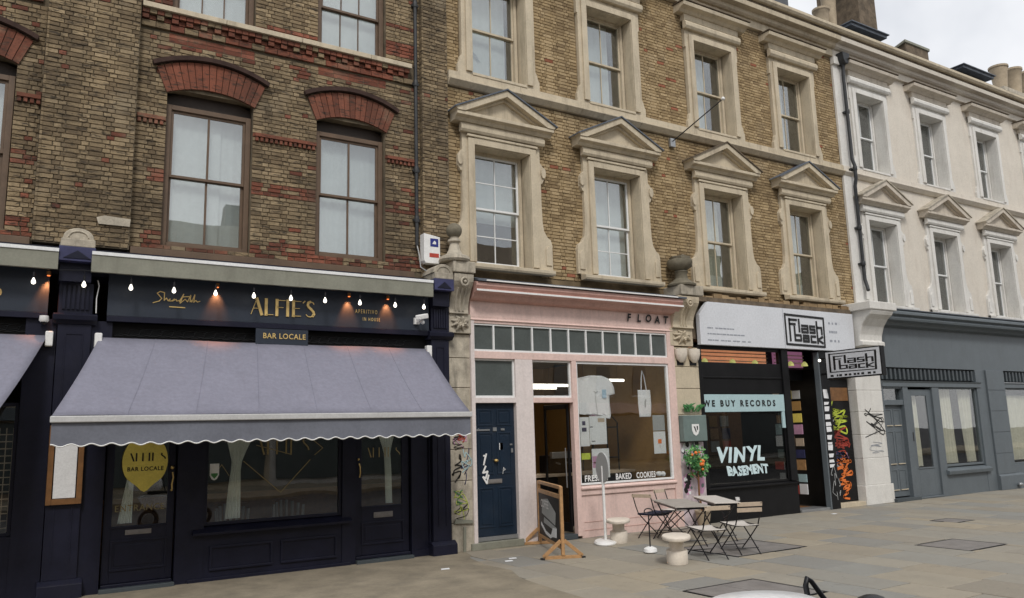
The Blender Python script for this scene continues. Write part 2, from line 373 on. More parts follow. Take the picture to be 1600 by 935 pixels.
def wall_cells(mb, x0, x1, z0, z1, holes, y0, y1):
    xs = sorted(set([x0, x1]+[h[0] for h in holes if x0 < h[0] < x1]+[h[1] for h in holes if x0 < h[1] < x1]))
    zs = sorted(set([z0, z1]+[h[2] for h in holes if z0 < h[2] < z1]+[h[3] for h in holes if z0 < h[3] < z1]))
    def solid(i, j):
        if not (0 <= i < len(xs)-1 and 0 <= j < len(zs)-1): return False
        cx, cz = (xs[i]+xs[i+1])/2, (zs[j]+zs[j+1])/2
        return not any(h[0] < cx < h[1] and h[2] < cz < h[3] for h in holes)
    for i in range(len(xs)-1):
        for j in range(len(zs)-1):
            if not solid(i, j): continue
            a, b, c, d = xs[i], xs[i+1], zs[j], zs[j+1]
            mb.add([(a,y0,c),(b,y0,c),(b,y0,d),(a,y0,d)], [(0,1,2,3)])
            mb.add([(a,y1,c),(b,y1,c),(b,y1,d),(a,y1,d)], [(3,2,1,0)])
            if not solid(i-1, j): mb.add([(a,y0,c),(a,y0,d),(a,y1,d),(a,y1,c)], [(0,1,2,3)])
            if not solid(i+1, j): mb.add([(b,y0,c),(b,y1,c),(b,y1,d),(b,y0,d)], [(0,1,2,3)])
            if not solid(i, j-1): mb.add([(a,y0,c),(a,y1,c),(b,y1,c),(b,y0,c)], [(0,1,2,3)])
            if not solid(i, j+1): mb.add([(a,y0,d),(b,y0,d),(b,y1,d),(a,y1,d)], [(0,1,2,3)])
    return mb
def letters(mb, name, mat, parent, axis=0, gap=.0):
    """one object per letter: pieces whose extents overlap along the line belong together"""
    n = len(mb.v); par = list(range(n))
    def f(a):
        while par[a] != a: par[a] = par[par[a]]; a = par[a]
        return a
    for fc in mb.f:
        for k in fc[1:]: par[f(k)] = f(fc[0])
    isl = {}
    for i in range(n): isl.setdefault(f(i), []).append(i)
    it = sorted([[min(mb.v[i][axis] for i in v), max(mb.v[i][axis] for i in v), v] for v in isl.values()], key=lambda q: q[0])
    out = [it[0]]
    for a, b, v in it[1:]:
        if a < out[-1][1]+gap: out[-1][1] = max(out[-1][1], b); out[-1][2] = out[-1][2]+v
        else: out.append([a, b, v])
    for a, b, v in out:
        ix = {k: j for j, k in enumerate(v)}; m_ = MB(); m_.v = [mb.v[k] for k in v]
        m_.f = [tuple(ix[k] for k in fc) for fc in mb.f if fc[0] in ix]; m_.sm = [False]*len(m_.f); m_.build(name, mat, parent)
# --- bricks laid one by one -------------------------------------------------
def brick_geo(L_, H_, D_=.03):
    j = lambda a: random.uniform(-a, a)
    e = .004
    vs = [(0+j(.004),0,0+j(.003)),(L_+j(.003),0,j(.003)),(L_+j(.003),0,H_+j(.003)),(j(.003),0,H_+j(.003))]
    fr = [(vs[0][0]+e,-D_+j(.004),vs[0][2]+e),(vs[1][0]-e,-D_+j(.004),vs[1][2]+e),(vs[2][0]-e,-D_+j(.004),vs[2][2]-e),(vs[3][0]+e,-D_+j(.004),vs[3][2]-e)]
    return vs+fr, [(4,5,6,7),(0,1,5,4),(1,2,6,5),(2,3,7,6),(3,0,4,7)]
def settone(me, cols):
    a = me.color_attributes.new('tone', 'FLOAT_COLOR', 'POINT')
    flat = []
    for c in cols: flat += [*c, 1]
    a.data.foreach_set('color', flat)
_bm = {}
def brick_variant(mat, red, k):
    key = (mat, red, k)
    if key not in _bm:
        vs, fs = brick_geo(.217, .067, .018)
        me = bpy.data.meshes.new('brick'); me.from_pydata(vs, [], fs); me.materials.append(M[mat])
        t = (random.random(), 1. if red else 0., random.random()); settone(me, [t]*8); _bm[key] = me
    return _bm[key]
def lay_bricks(B, mat, regions, holes, redfn, nind, near=(0, 5), stuffname='brickwork', depth=.018):
    """regions: (x0,x1,z0,z1,y of mortar face). holes: functions z -> (x0,x1) or None"""
    cand = []; rest = MB(); tones = []
    for (x0, x1, z0, z1, y) in regions:
        n = int((z1-z0)/.075+.001)
        for r in range(n):
            z = z0+r*.075; zc = z+.035
            iv = [(x0, x1)]
            for h in holes:
                q = h(zc)
                if not q: continue
                nv = []
                for a, b in iv:
                    if q[1] <= a or q[0] >= b: nv.append((a, b)); continue
                    if q[0] > a: nv.append((a, q[0]))
                    if q[1] < b: nv.append((q[1], b))
                iv = nv
            for a, b in iv:
                x = a-(.0 if r % 2 else .16)-random.uniform(0, .02); k = r
                while x < b:
                    l = .216 if k % 2 else .105
                    k += 1
                    xa, xb = max(x, a), min(x+l, b); x += l+.009
                    if xb-xa < .03: continue
                    rd = redfn(xa, zc) if redfn else False
                    if abs((xb-xa)-.216) < .001: cand.append((((xa-near[0])**2+(z-near[1])**2+(y)**2), xa, z, y, rd))
                    else:
                        vs, fs = brick_geo(xb-xa, .067, depth); rest.add([(p[0]+xa, p[1]+y, p[2]+z) for p in vs], fs)
                        tones += [(random.random(), 1. if rd else 0., 0)]*8
    cand.sort()
    for i, (_, xa, z, y, rd) in enumerate(cand):
        if i < nind:
            o = bpy.data.objects.new('brick', brick_variant(mat, rd, random.randrange(10))); C.objects.link(o)
            o.parent = B; o.location = Vector((xa, y, z))-B.location
        else:
            vs, fs = brick_geo(.217, .067, depth); rest.add([(p[0]+xa, p[1]+y, p[2]+z) for p in vs], fs)
            tones += [(random.random(), 1. if rd else 0., 0)]*8
    o = rest.build(stuffname, mat, B); settone(o.data, tones); o['kind'] = 'stuff'
    return o
# --- sash windows -----------------------------------------------------------
def sash_window(B, x0, x1, z0, z1, y, fmat, smat, gmat='glass', cols=2, rows=(1, 1), rail=None, fr=.07, room=1.0, barw=.022, headz=None):
    """frame at depth y (front), lower sash behind, upper sash in front; returns the frame object"""
    f = MB(); hz = headz or z1
    f.box(x0, x0+fr, y, y+.14, z0, hz).box(x1-fr, x1, y, y+.14, z0, hz).box(x0+fr, x1-fr, y+.002, y+.14, z1-fr, hz).box(x0+fr, x1-fr, y-.02, y+.14, z0, z0+fr*.9)
    win = f.build('window', fmat, B, .006)
    zi0, zi1 = z0+fr*.9, z1-fr; xi0, xi1 = x0+fr, x1-fr; rz = rail or (zi0+zi1)/2
    for up_, (a, b), yy, rw in ((1, (rz-.02, zi1), y+.035, rows[0]), (0, (zi0, rz+.02), y+.08, rows[1])):
        s = MB(); t = .045
        s.box(xi0, xi0+t, yy, yy+.04, a, b).box(xi1-t, xi1, yy, yy+.04, a, b).box(xi0+t, xi1-t, yy+.001, yy+.04, b-t, b).box(xi0+t, xi1-t, yy-.004, yy+.04, a, a+t)
        gx0, gx1, gz0, gz1 = xi0+t, xi1-t, a+t, b-t
        for i in range(1, cols): xx = gx0+(gx1-gx0)*i/cols; s.box(xx-barw/2, xx+barw/2, yy+.004, yy+.034, gz0, gz1)
        for i in range(1, rw):
            zz = gz0+(gz1-gz0)*i/rw; s.box(gx0, gx1, yy+.008, yy+.03, zz-barw/2, zz+barw/2)
        so_ = s.build('sash', smat, win, .003)
        for i in range(cols):
            for j in range(rw):
                a0, a1 = gx0+(gx1-gx0)*i/cols, gx0+(gx1-gx0)*(i+1)/cols; c0, c1 = gz0+(gz1-gz0)*j/rw, gz0+(gz1-gz0)*(j+1)/rw
                MB().box(a0, a1, yy+.016, yy+.021, c0, c1).build('pane', gmat, win)
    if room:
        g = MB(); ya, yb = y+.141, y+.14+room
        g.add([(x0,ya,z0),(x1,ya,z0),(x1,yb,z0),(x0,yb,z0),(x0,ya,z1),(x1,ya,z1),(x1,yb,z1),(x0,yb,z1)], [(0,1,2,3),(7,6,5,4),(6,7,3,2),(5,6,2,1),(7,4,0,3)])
        g.build('window_lining', 'dark', win)  # added dark box standing for the room, stops light leaking in behind the sash
    return win
def wavy(x0, x1, z0, z1, y, amp=.02, waves=9, n=48, wf=None, nz=10, th=0):
    """a gathered cloth hanging in the XZ plane; wf(t)->(left,right) fractions at height t (0 bottom, 1 top)"""
    mb = MB(); vs = []
    for j in range(nz+1):
        t = j/nz; l, r = wf(t) if wf else (0, 1)
        for i in range(n+1):
            u = i/n; xx = x0+(x1-x0)*(l+(r-l)*u)
            vs.append((xx, y+amp*math.sin(u*waves*2*math.pi+math.sin(t*3+u*4)*.6), z0+(z1-z0)*t))
    mb.add(vs, [(j*(n+1)+i, j*(n+1)+i+1, (j+1)*(n+1)+i+1, (j+1)*(n+1)+i) for j in range(nz) for i in range(n)], True)
    return mb
def scribble(mb, x, z, wd, ht, y, lw, seed, loops=6):
    r = random.Random(seed); pts = []; px, pz = x+wd*r.random(), z+ht*r.random()
    ctrl = [(x+wd*r.random(), z+ht*(1-(i+.5*r.random())/loops)) for i in range(loops+2)]
    full = []
    for i, c_ in enumerate(ctrl):
        full.append(c_); full.append((x+wd*r.random(), c_[1]+ht*r.uniform(-.25, .3)))
    for i in range(1, len(full)-2):
        p0, p1, p2, p3 = full[i-1:i+3]
        for q in range(8):
            t = q/8; pts.append(tuple(.5*(2*p1[k]+(p2[k]-p0[k])*t+(2*p0[k]-5*p1[k]+4*p2[k]-p3[k])*t*t+(3*p1[k]-p0[k]-3*p2[k]+p3[k])*t**3) for k in (0, 1)))
    mb.ribbon(pts, lw, y); return mb

# ================================================================== GROUND
def ground():
    g = MB().box(-200, 300, -200, 200, -.6, -.16).build('ground', 'asphalt', None, kind='structure')
    rd = MB().box(-60, 120, -19.5, -9.35, -.159, -.12).build('road', 'asphalt', None, kind='structure')
    pv = MB().box(-60, 120, -9.2, .9, -.159, -.03).build('pavement', 'joint', None, kind='structure')
    far = MB().box(-60, 120, -26, -19.5, -.159, 0).build('far_pavement', 'concrete', None, kind='structure')
    k = MB()
    x = -12
    while x < 60: k.box(x, x+.905, -9.35, -9.2, -.155, .002); x += .915
    kb = MB().box(-60, 120, -9.345, -9.205, -.158, -.02).build('kerb', 'joint', None, kind='structure'); k.each('kerb_stone', 'kerb', kb, .008)
    ap = MB()      # brown tarmac apron in front of the bar, ragged right edge
    edge = [(7.35, .1), (7.2, -.45), (7.02, -.75), (6.85, -1.6), (6.9, -2.3), (6.62, -3.0), (6.5, -4.2), (6.2, -9.19)]
    ap.xy([(-30, .1)]+[(-30, -9.19)]+edge[::-1], -.029, .004)
    ap.build('tarmac_apron', 'concrete', pv)
    covers = [(10.45, 12.2, -3.72, -2.3), (13.62, 14.8, -5.82, -4.85), (7.75, 9.1, -6.45, -5.22), (17.2, 17.9, -3.6, -3.0)]
    slabs = []
    r = random.Random(3); x = 6.35
    while x < 34:
        wd = r.choice((.7, .8, .92, 1.05)); y = -9.18+r.uniform(-.6, 0)
        while y < .85:
            ln = r.uniform(.75, 1.5); a, b = max(y, -9.18), min(y+ln, .85)
            if b-a > .12:
                x0, x1, y0, y1 = x+.009, x+wd-.009, a+.009, b-.009
                if x < 7.4:   # keep off the apron
                    lim = 6.55+(y0+4)*.12 if y0 < 0 else 7.4
                    x0 = max(x0, lim)
                hit = any(x0 < c[1] and x1 > c[0] and y0 < c[3] and y1 > c[2] for c in covers)
                if x1-x0 > .08:
                    if not hit: slabs.append((x0, x1, y0, y1, r.random()))
                    else:
                        for c in covers:
                            if x0 < c[1] and x1 > c[0] and y0 < c[3] and y1 > c[2]:
                                for q in ((x0, min(x1, c[0]-.02), y0, y1), (max(x0, c[1]+.02), x1, y0, y1),
                                          (max(x0, c[0]-.01), min(x1, c[1]+.01), y0, min(y1, c[2]-.02)), (max(x0, c[0]-.01), min(x1, c[1]+.01), max(y0, c[3]+.02), y1)):
                                    if q[1]-q[0] > .06 and q[3]-q[2] > .06: slabs.append((*q, r.random()))
            y += ln
        x += wd
    def d(s):
        X, Y = (s[0]+s[1])/2, (s[2]+s[3])/2
        vis = 0 if (X > (Y+13.5)*.55-1.2 and Y < 1) else 50
        return math.hypot(X, Y+13.5)+vis
    slabs.sort(key=d); rest = MB(); tn = []
    for i, (x0, x1, y0, y1, t) in enumerate(slabs):
        h = r.uniform(-.004, .004); e = .007
        tl = [r.uniform(-.002, .002) for _ in range(4)]
        vs = [(x0,y0,-.03),(x1,y0,-.03),(x1,y1,-.03),(x0,y1,-.03),(x0,y0,h-.006),(x1,y0,h-.006),(x1,y1,h-.006),(x0,y1,h-.006),
              (x0+e,y0+e,h+tl[0]),(x1-e,y0+e,h+tl[1]),(x1-e,y1-e,h+tl[2]),(x0+e,y1-e,h+tl[3])]
        fs = [(8,9,10,11),(0,1,5,4),(1,2,6,5),(2,3,7,6),(3,0,4,7),(4,5,9,8),(5,6,10,9),(6,7,11,10),(7,4,8,11)]
        if i < 298:
            o = MB().add(vs, fs).build('paving_slab', 'slab', pv); settone(o.data, [(t, 0, 0)]*12)
        else: rest.add(vs, fs); tn += [(t, 0, 0)]*12
    if tn: o = rest.build('far_paving', 'slab', pv); settone(o.data, tn); o['kind'] = 'stuff'
    labs = ['wide iron cover set in the paving under the folding chairs', 'square iron cover in the paving opposite the grey shopfront',
            'large two-part cover in the paving nearest the scooter', 'small square cover in the paving outside the record shop']
    for (a, b, c, e), lb in zip(covers, labs):
        mb = MB(); t = thing('manhole_cover', lb, 'manhole cover', ((a+b)/2, (c+e)/2, -.02))
        f = MB(); f.box(a, b, c, c+.03, -.028, .001).box(a, b, e-.03, e, -.028, .001).box(a, a+.03, c+.03, e-.03, -.028, .001).box(b-.03, b, c+.03, e-.03, -.028, .001)
        f.build('cover_frame', 'metal_black', t)
        if b-a > 1.2:
            m_ = (a+b)/2; MB().box(a+.035, m_-.004, c+.035, e-.035, -.028, -.001).build('cover_plate', 'iron', t); MB().box(m_+.004, b-.035, c+.035, e-.035, -.028, -.001).build('cover_plate', 'iron', t)
        else: MB().box(a+.035, b-.035, c+.035, e-.035, -.028, -.001).build('cover_plate', 'iron', t)
    for i, (x, y) in enumerate(((7.25, -1.55), (6.05, -1.55), (7.45, -1.35), (16.95, -.75))):
        o = MB().xy([(x, y), (x+.14, y-.02), (x+.17, y+.07), (x+.04, y+.09)], .006, .012).build('litter', 'paper')
        tag(o, ['crumpled white paper scrap on the paving below the navy door', 'pale scrap lying on the brown tarmac apron', 'small pale scrap at the edge of the tarmac apron', 'white scrap on the paving outside the record shop door'][i], 'litter'); recenter(o)
ground()

# ================================================================== BUILDING 1 : brown brick with the bar
B1 = thing('brick_building', 'weathered brown brick building with red brick arches above the navy blue bar', 'building', (3, .25, 0))
YW = .28        # mortar face of the bays (brick faces stand ~.03 proud)
def arch_pts(cx, hw, zs, rise, n=14):
    r = (hw*hw+rise*rise)/(2*rise); zc = zs+rise-r; a0 = math.asin(hw/r)
    return [(cx+r*math.sin(-a0+2*a0*i/n), zc+r*math.cos(-a0+2*a0*i/n)) for i in range(n+1)]
wins1 = [(-1.62, -.2, 5.33, 'arch'), (1.95, 3.37, 5.30, 'arch'), (4.52, 5.88, 5.38, 'arch')]
holes = []; rect = []
for x0, x1, z0, _ in wins1:
    cx, hw = (x0+x1)/2, (x1-x0)/2
    rect.append((x0, x1, z0, 8.02))
    def h(z, cx=cx, hw=hw, z0=z0):
        if z < z0: return None
        if z < 7.93: return (cx-hw, cx+hw)
        if z < 8.40: k = (z-7.93)/.47; return (cx-hw-.02-.16*k, cx+hw+.02+.16*k)
        if z < 8.63: k = (1-(z-8.40)/.23)**.5; return (cx-(hw+.1)*k, cx+(hw+.1)*k)
    holes.append(h)
wins2 = [(-1.62, -.2), (1.97, 3.37), (4.52, 5.9)]
for x0, x1 in wins2:
    rect.append((x0, x1, 9.44, 11.9)); holes.append(lambda z, a=x0, b=x1: (a, b) if 9.40 < z < 11.9 else None)
holes.append(lambda z: (-4, .14) if 9.0 < z < 9.43 else None)
holes.append(lambda z: (1.5, 6.52) if 9.0 < z < 9.43 else None)
for x0, x1 in ((1.94, 3.37), (4.54, 5.9)): holes.append(lambda z, a=x0, b=x1: (a, b) if 8.84 < z < 9.01 else None)
wl = MB(); wall_cells(wl, -4, 7.21, 5.08, 12.4, rect, YW, .62); wl.build('wall', 'mortar1', B1)
MB().box(.16, 1.47, .1, YW-.001, 5.14, 12.4).build('pier', 'mortar1', B1)
MB().box(6.62, 7.2, .16, YW-.001, 5.0, 12.4).build('pier', 'mortar1', B1)
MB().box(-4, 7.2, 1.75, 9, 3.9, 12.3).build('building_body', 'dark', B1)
def red1(x, z):
    if .1 < x < 1.5 or x > 6.5: return random.random() < .012
    zz = z
    if 5.24 < zz < 5.56 or 6.33 < zz < 6.62 or 7.38 < zz < 7.47: return random.random() < .72
    if x > 5.85 and 9.45 < z < 10.3: return (int(z/.3) % 2 == 0)
    if 9.45 < z < 9.62: return random.random() < .85
    if 8.6 < z < 9.0: return random.random() < .12
    return random.random() < .03
pierb = [(.165, 1.465, 5.16, 12.4, .1), (6.63, 7.195, 5.06, 12.4, .16)]
bays = [(-4, .15, 5.24, 12.4, YW), (1.48, 6.62, 5.24, 12.4, YW)]
lay_bricks(B1, 'brick1', pierb+bays, [(lambda z, h=h: h(z)) for h in holes] if False else [], red1, 0) if False else None
# piers and bays are laid separately so that openings only cut the bays
def lay_all():
    def bayhole(h): return h
    hs = holes
    # one call: holes are confined to x ranges of the bays except the sill bands
    lay_bricks(B1, 'brick1', bays, hs, red1, 200, near=(2, 5.5), stuffname='bay_brickwork')
    lay_bricks(B1, 'brick1', pierb, [], red1, 98, near=(1, 5.5), stuffname='pier_brickwork')
    # return faces of the piers
    ret = MB(); tn = []
    for X, y0, y1, z0 in ((.165, .1, YW, 5.16), (6.63, .16, YW, 5.06)):
        z = z0
        while z < 12.3:
            ret.box(X-.012, X+.02, y0-.028, y1-.02, z, z+.063); tn += [(random.random(), 0, 0)]*8; z += .075
    o = ret.build('pier_return', 'brick1', B1); settone(o.data, tn); o['kind'] = 'stuff'
lay_all()
# arches
def arch(x0, x1):
    cx, hw = (x0+x1)/2, (x1-x0)/2
    a = arch_pts(cx, hw+.02, 7.93, .16, 15); b = arch_pts(cx, hw+.19, 8.35, .22, 15)
    core = MB()
    for i in range(15): core.xz([a[i], a[i+1], b[i+1], b[i]], YW-.012, YW+.05)
    ar = core.build('window_arch', 'mortar1', B1)
    for i in range(15):
        def lp(p, q, t): return (p[0]+(q[0]-p[0])*t, p[1]+(q[1]-p[1])*t)
        q = [lp(a[i], a[i+1], .05), lp(a[i], a[i+1], .95), lp(b[i+1], b[i], .05), lp(b[i+1], b[i], .95)]
        o = MB().xz(q, YW-.045-random.uniform(0, .006), YW).build('brick', 'brick1', ar); settone(o.data, [(random.random()*.8+.1, 1, 0)]*8)
    hd = MB(); c = arch_pts(cx, hw+.24, 8.36, .23, 20); d = arch_pts(cx, hw+.26, 8.43, .24, 20)
    for i in range(20): hd.xz([c[i], c[i+1], d[i+1], d[i]], YW-.11, YW)
    hd.build('hood_mould', 'arch_dark', ar)
    tm = MB(); e = arch_pts(cx, hw, 7.93, .155, 15)       # timber head that fills the arch, shadow put into its darker brown
    tm.xz([(cx+hw, 7.76), (cx-hw, 7.76)]+e, YW+.17, YW+.25); tm.build('arch_head', 'dark_brown', ar)
for x0, x1, z0, _ in wins1: arch(x0, x1)
for x0, x1, z0, _ in wins1: sash_window(B1, x0+.01, x1-.01, z0, 7.78, YW+.1, 'brown', 'brown', cols=2, rows=(1, 1), fr=.085, barw=.035)
for x0, x1 in wins2: sash_window(B1, x0+.01, x1-.01, 9.44, 11.9, YW+.1, 'brown', 'brown', cols=3, rows=(1, 1), rail=10.32, fr=.085)
# sills, corbel courses, sunken panels
for a, b in ((-4, .13), (1.49, 6.4)):
    xx = a
    while xx < b-.1: ll = min(1.35, b-xx); MB().yz([(YW, 9.33), (.12, 9.33), (.12, 9.42), (YW+.1, 9.47), (YW+.1, 9.33)], xx+.004, xx+ll-.004).build('sill_stone', 'stone', B1, .006); xx += ll
    MB().yz([(YW+.1, 5.09), (.10, 5.09), (.10, 5.2), (YW+.14, 5.27)], a, b).build('window_sill', 'brown', B1, .005)
    for row, (zz, yy) in enumerate(((9.245, .17), (9.16, .19), (9.04, .23))):
        mbs = MB(); tn = []
        x = a+.005
        while x < b-.1:
            l = .105 if row < 2 else .216
            if row == 2 or True:
                y_ = yy if (row != 1 or int((x-a)/.116) % 2 == 0) else yy+.045
                hgt = .075 if row < 2 else .1
                mbs.box(x, x+l, y_-random.uniform(0, .006), YW+.02, zz, zz+hgt); tn += [(random.random()*.7, 1. if random.random() < .8 else 0., 0)]*8
            x += l+.011
        o = mbs.build('corbel_course', 'brick1', B1); settone(o.data, tn); o['kind'] = 'stuff'
for x0, x1 in ((1.94, 3.37), (4.54, 5.9)):
    tn = []; mb = MB(); z = 8.85
    for q in range(2):
        x = x0
        while x < x1-.05: l = min(.3, x1-x); mb.box(x, x+l-.008, YW-.005, YW+.02, z, z+.075); tn += [(random.random(), 1, 0)]*8; x += l
        z += .082
    o = mb.build('sunken_panel', 'brick1', B1); settone(o.data, tn); o['kind'] = 'stuff'
for a, b in ((-.18, .14), (1.5, 1.93), (3.4, 4.5), (5.9, 6.5)):       # little dentil strings between the windows
    mb = MB(); tn = []
    mb.box(a, b, YW-.075, YW, 7.415, 7.475); tn += [(.6, 1, 0)]*8
    x = a+.01
    while x < b-.05: mb.box(x, x+.05, YW-.06, YW, 7.34, 7.412); tn += [(random.random(), 1, 0)]*8; x += .085
    o = mb.build('dentil_string', 'brick1', B1); settone(o.data, tn)
# a patch of repointing and white residue low on the pier
mb = MB().xz([(1.02, 5.5), (1.46, 5.5), (1.47, 5.62), (1.1, 5.64), (.99, 5.6)], .055, .069); mb.build('render_patch', 'stone_old', B1)

# ---- shop cornice and signboard of the bar
def ledge(a, b):
    MB().yz([(YW+.05, 5.08), (YW+.05, 5.0), (-.36, 4.9), (-.36, 4.935)], a, b).build('lead_ledge', 'lead', B1)
    MB().yz([(-.385, 4.965), (-.385, 4.915), (-.30, 4.90), (-.30, 4.968)], a, b).build('ledge_trim', 'white_gloss', B1)
    MB().box(a, b, -.37, -.305, 4.655, 4.912).build('cornice_board', 'stone_grey', B1, .004)
    MB().box(a, b, -.304, -.02, 4.72, 4.89).build('cornice_soffit', 'navy', B1)
ledge(.93, 6.56); ledge(-4, .5)
MB().box(-4, 7.05, .0, YW+.3, 4.66, 5.07).build('lintel', 'navy', B1)
for a, b in ((1.2, 6.62), (-4, .42)):
    MB().box(a, b, -.045, -.001, 4.06, 4.74).build('signboard', 'board', B1, .003)
    MB().box(a, b, -.07, -.0, 3.97, 4.055).build('sign_rail', 'navy', B1, .004)
    MB().box(a+.05, b, .1, .14, 3.4, 3.97).build('vent_backing', 'black', B1)
for a, b in ((1.44, 6.1), (-4, .2)):    # pierced ornamental grille
    g = MB(); x = a; rr = random.Random(5)
    while x < b:
        pts = [(x+.13*(1+.9*math.sin(t*2.1))*math.cos(t)+.1, .085, 3.83+.06*math.sin(t*1.3+.4)) for t in [i*.5 for i in range(10)]]
        g.tube(pts, .006, 5); x += .16
    g.build('ornamental_grille', 'pipe', B1, kind='stuff')
def pilaster(x0, x1, base, right=False):
    s = MB()
    s.box(x0, x1, -.06, .25, base, 3.9); pl = s.build('pilaster', 'navy', B1, .006)
    MB().box(x0+.1, x0+.115, -.07, -.06, .5, 3.75).box(x1-.115, x1-.1, -.07, -.06, .5, 3.75).box(x0+.1, x1-.1, -.07, -.06, 3.751, 3.765).build('panel_moulding', 'navy', pl)
    MB().box(x0-.05, x1+.07, -.15, .25, 0, base-.06).yz([(-.15, base-.06), (-.06, base), (.25, base), (.25, base-.06)], x0-.05, x1+.07).build('pilaster_base', 'navy', pl, .006)
    MB().yz([(-.07, 3.9), (-.1, 3.93), (-.14, 3.96), (-.15, 4.03), (-.08, 4.06), (.2, 4.06), (.2, 3.9)], x0-.07, x1+.07).build('pilaster_neck', 'navy', pl, .004)
    MB().box(x0-.01, x1+.0, -.075, .2, 4.06, 4.52).build('pilaster_frieze', 'navy', pl)
    f = MB()
    for i in range(6): xx = x0+.04+i*(x1-x0-.1)/5.5; f.box(xx, xx+.035, -.1, -.075, 4.12, 4.48)
    f.each('flute', 'navy', pl)
    c = MB(); c.box(x0-.06, x1-.02, -.34, .2, 4.8, 5.02); c.build('capital', 'navy_cap', pl, .008)
    c = MB(); c.box(x0-.03, x1-.05, -.2, .2, 4.52, 4.8); c.build('capital_neck', 'navy', pl)
    q = MB(); q.xz([(x0, 4.84), (x1-.08, 4.84), ((x0+x1)/2-.04, 4.96)], -.352, -.341); q.build('capital_panel', 'navy', pl)
    sc = MB(); sc.box(x0-.04, x1-.03, -.33, .25, 5.021, 5.14)
    cx = (x0+x1)/2-.035; sc.xz([(cx-.21, 5.14), (cx+.21, 5.14)]+[(cx+.2*math.cos(t), 5.17+.14*math.sin(t)) for t in [i*math.pi/10 for i in range(11)]], -.3, .2)
    sc.build('scrolled_cap', 'stone_old', pl, .01)
    sp = MB(); sp.tube([(cx+.13*math.cos(t), -.305, 5.17+.09*math.sin(t)) for t in [i*math.pi/10 for i in range(11)]], .012, 6); sp.build('scroll', 'stone_old', pl)
pilaster(.56, 1.0, .26); pilaster(6.66, 7.03, .24)

# ---- joinery below the awning
J = 'navy'
MB().box(-4, .16, .0, .2, 0, .9).build('stall_riser', J, B1)
MB().box(.16, .55, -.01, .2, 0, 3.97).build('side_panel', J, B1)
MB().box(1.0, 1.29, -.01, .2, 0, 3.97).build('side_panel', J, B1)
MB().box(1.0, 6.65, .0, .18, 2.75, 3.4).build('transom_panel', J, B1)
MB().box(2.31, 2.72, .01, .2, 0, 2.75).build('side_panel', J, B1)
MB().box(4.97, 5.21, .01, .2, 0, 2.75).build('side_panel', J, B1)
MB().box(6.27, 6.65, .06, .2, 0, 2.75).build('side_panel', J, B1)
MB().box(6.27, 6.3, .02, .06, 0, 2.75).box(6.62, 6.65, .02, .06, 0, 2.75).box(6.3, 6.62, .03, .06, 0, .12).build('panel_frame', J, B1)
st = MB().box(2.72, 4.97, .03, .2, 0, .70).build('stall_riser', J, B1)
for a, b in ((2.82, 3.8), (3.93, 4.88)):
    q = MB(); z0, z1 = .15, .52; t = .035
    q.box(a, b, .0, .03, z0, z0+t).box(a, b, .0, .03, z1-t, z1).box(a, a+t, .0, .03, z0+t, z1-t).box(b-t, b, .0, .03, z0+t, z1-t)
    q.build('raised_panel', J, st, .006)
MB().box(2.5, 5.12, -.02, .03, 0, .05).build('skirting', J, B1, .004)
MB().yz([(.1, .70), (-.1, .70), (-.11, .74), (.1, .83)], 2.55, 5.12).build('shop_sill', J, B1, .006)
def shop_glass(B, a, b, c, d, y, name='shop_window', fm=J, gm='glass_shop', fr=.05, th=.08):
    f = MB().box(a, a+fr, y, y+th, c, d).box(b-fr, b, y, y+th, c, d).box(a+fr, b-fr, y, y+th, d-fr, d).box(a+fr, b-fr, y, y+th, c, c+fr)
    o = f.build(name, fm, B, .005); MB().box(a+fr, b-fr, y+th*.5, y+th*.5+.008, c+fr, d-fr).build('pane', gm, o); return o
mw = shop_glass(B1, 2.72, 4.97, .83, 2.75, .05)
lw = shop_glass(B1, -4, .16, .9, 2.75, .05)
def glazed_door(B, a, b, z0, z1, g, y, panel, fm=J, handle='r', plate=None, gm='glass_shop'):
    gx0, gx1, gz0, gz1 = g
    d = MB().box(a, gx0, y, y+.05, z0, z1).box(gx1, b, y, y+.05, z0, z1).box(gx0, gx1, y, y+.05, z0, gz0).box(gx0, gx1, y, y+.05, gz1, z1)
    o = d.build('door', fm, B, .005)
    MB().box(gx0, gx1, y+.02, y+.028, gz0, gz1).build('pane', gm, o)
    MB().box(gx0-.02, gx1+.02, y-.018, y, gz0-.03, gz0).build('glazing_bead', fm, o, .004)
    if panel:
        p0, p1, q0, q1 = panel; t = .03
        MB().box(p0, p1, y-.02, y, q0, q0+t).box(p0, p1, y-.02, y, q1-t, q1).box(p0, p0+t, y-.02, y, q0+t, q1-t).box(p1-t, p1, y-.02, y, q0+t, q1-t).box(p0+.07, p1-.07, y-.01, y, q0+.07, q1-.07).build('door_panel', fm, o, .005)
    if plate: MB().box(plate[0], plate[1], y-.012, y, plate[2], plate[3]).box(plate[0]+.03, plate[1]-.03, y-.02, y-.012, plate[2]+.02, plate[3]-.02).build('letterbox', 'iron', o, .003)
    MB().box(a, b, y-.06, y+.05, z0-.055, z0-.004).build('weather_board', fm, o, .01)
    return o
d1 = glazed_door(B1, 1.32, 2.29, .11, 2.7, (1.43, 2.19, .92, 2.5), .09, (1.42, 2.2, .28, .72), plate=(1.62, 1.98, .79, .86))
MB().tube([(2.24, .03, 1.42), (2.235, .03, 1.5), (2.25, .02, 1.6), (2.24, .03, 1.68)], .012, 8).ball((2.24, .055, 1.75), .03, 6).ball((2.235, .04, 1.41), .018, 6).build('handle', 'chrome', d1)
d2 = glazed_door(B1, 5.23, 6.25, .12, 2.7, (5.35, 6.11, .94, 2.5), .09, (5.34, 6.14, .29, .67), plate=(5.57, 5.93, .735, .83))
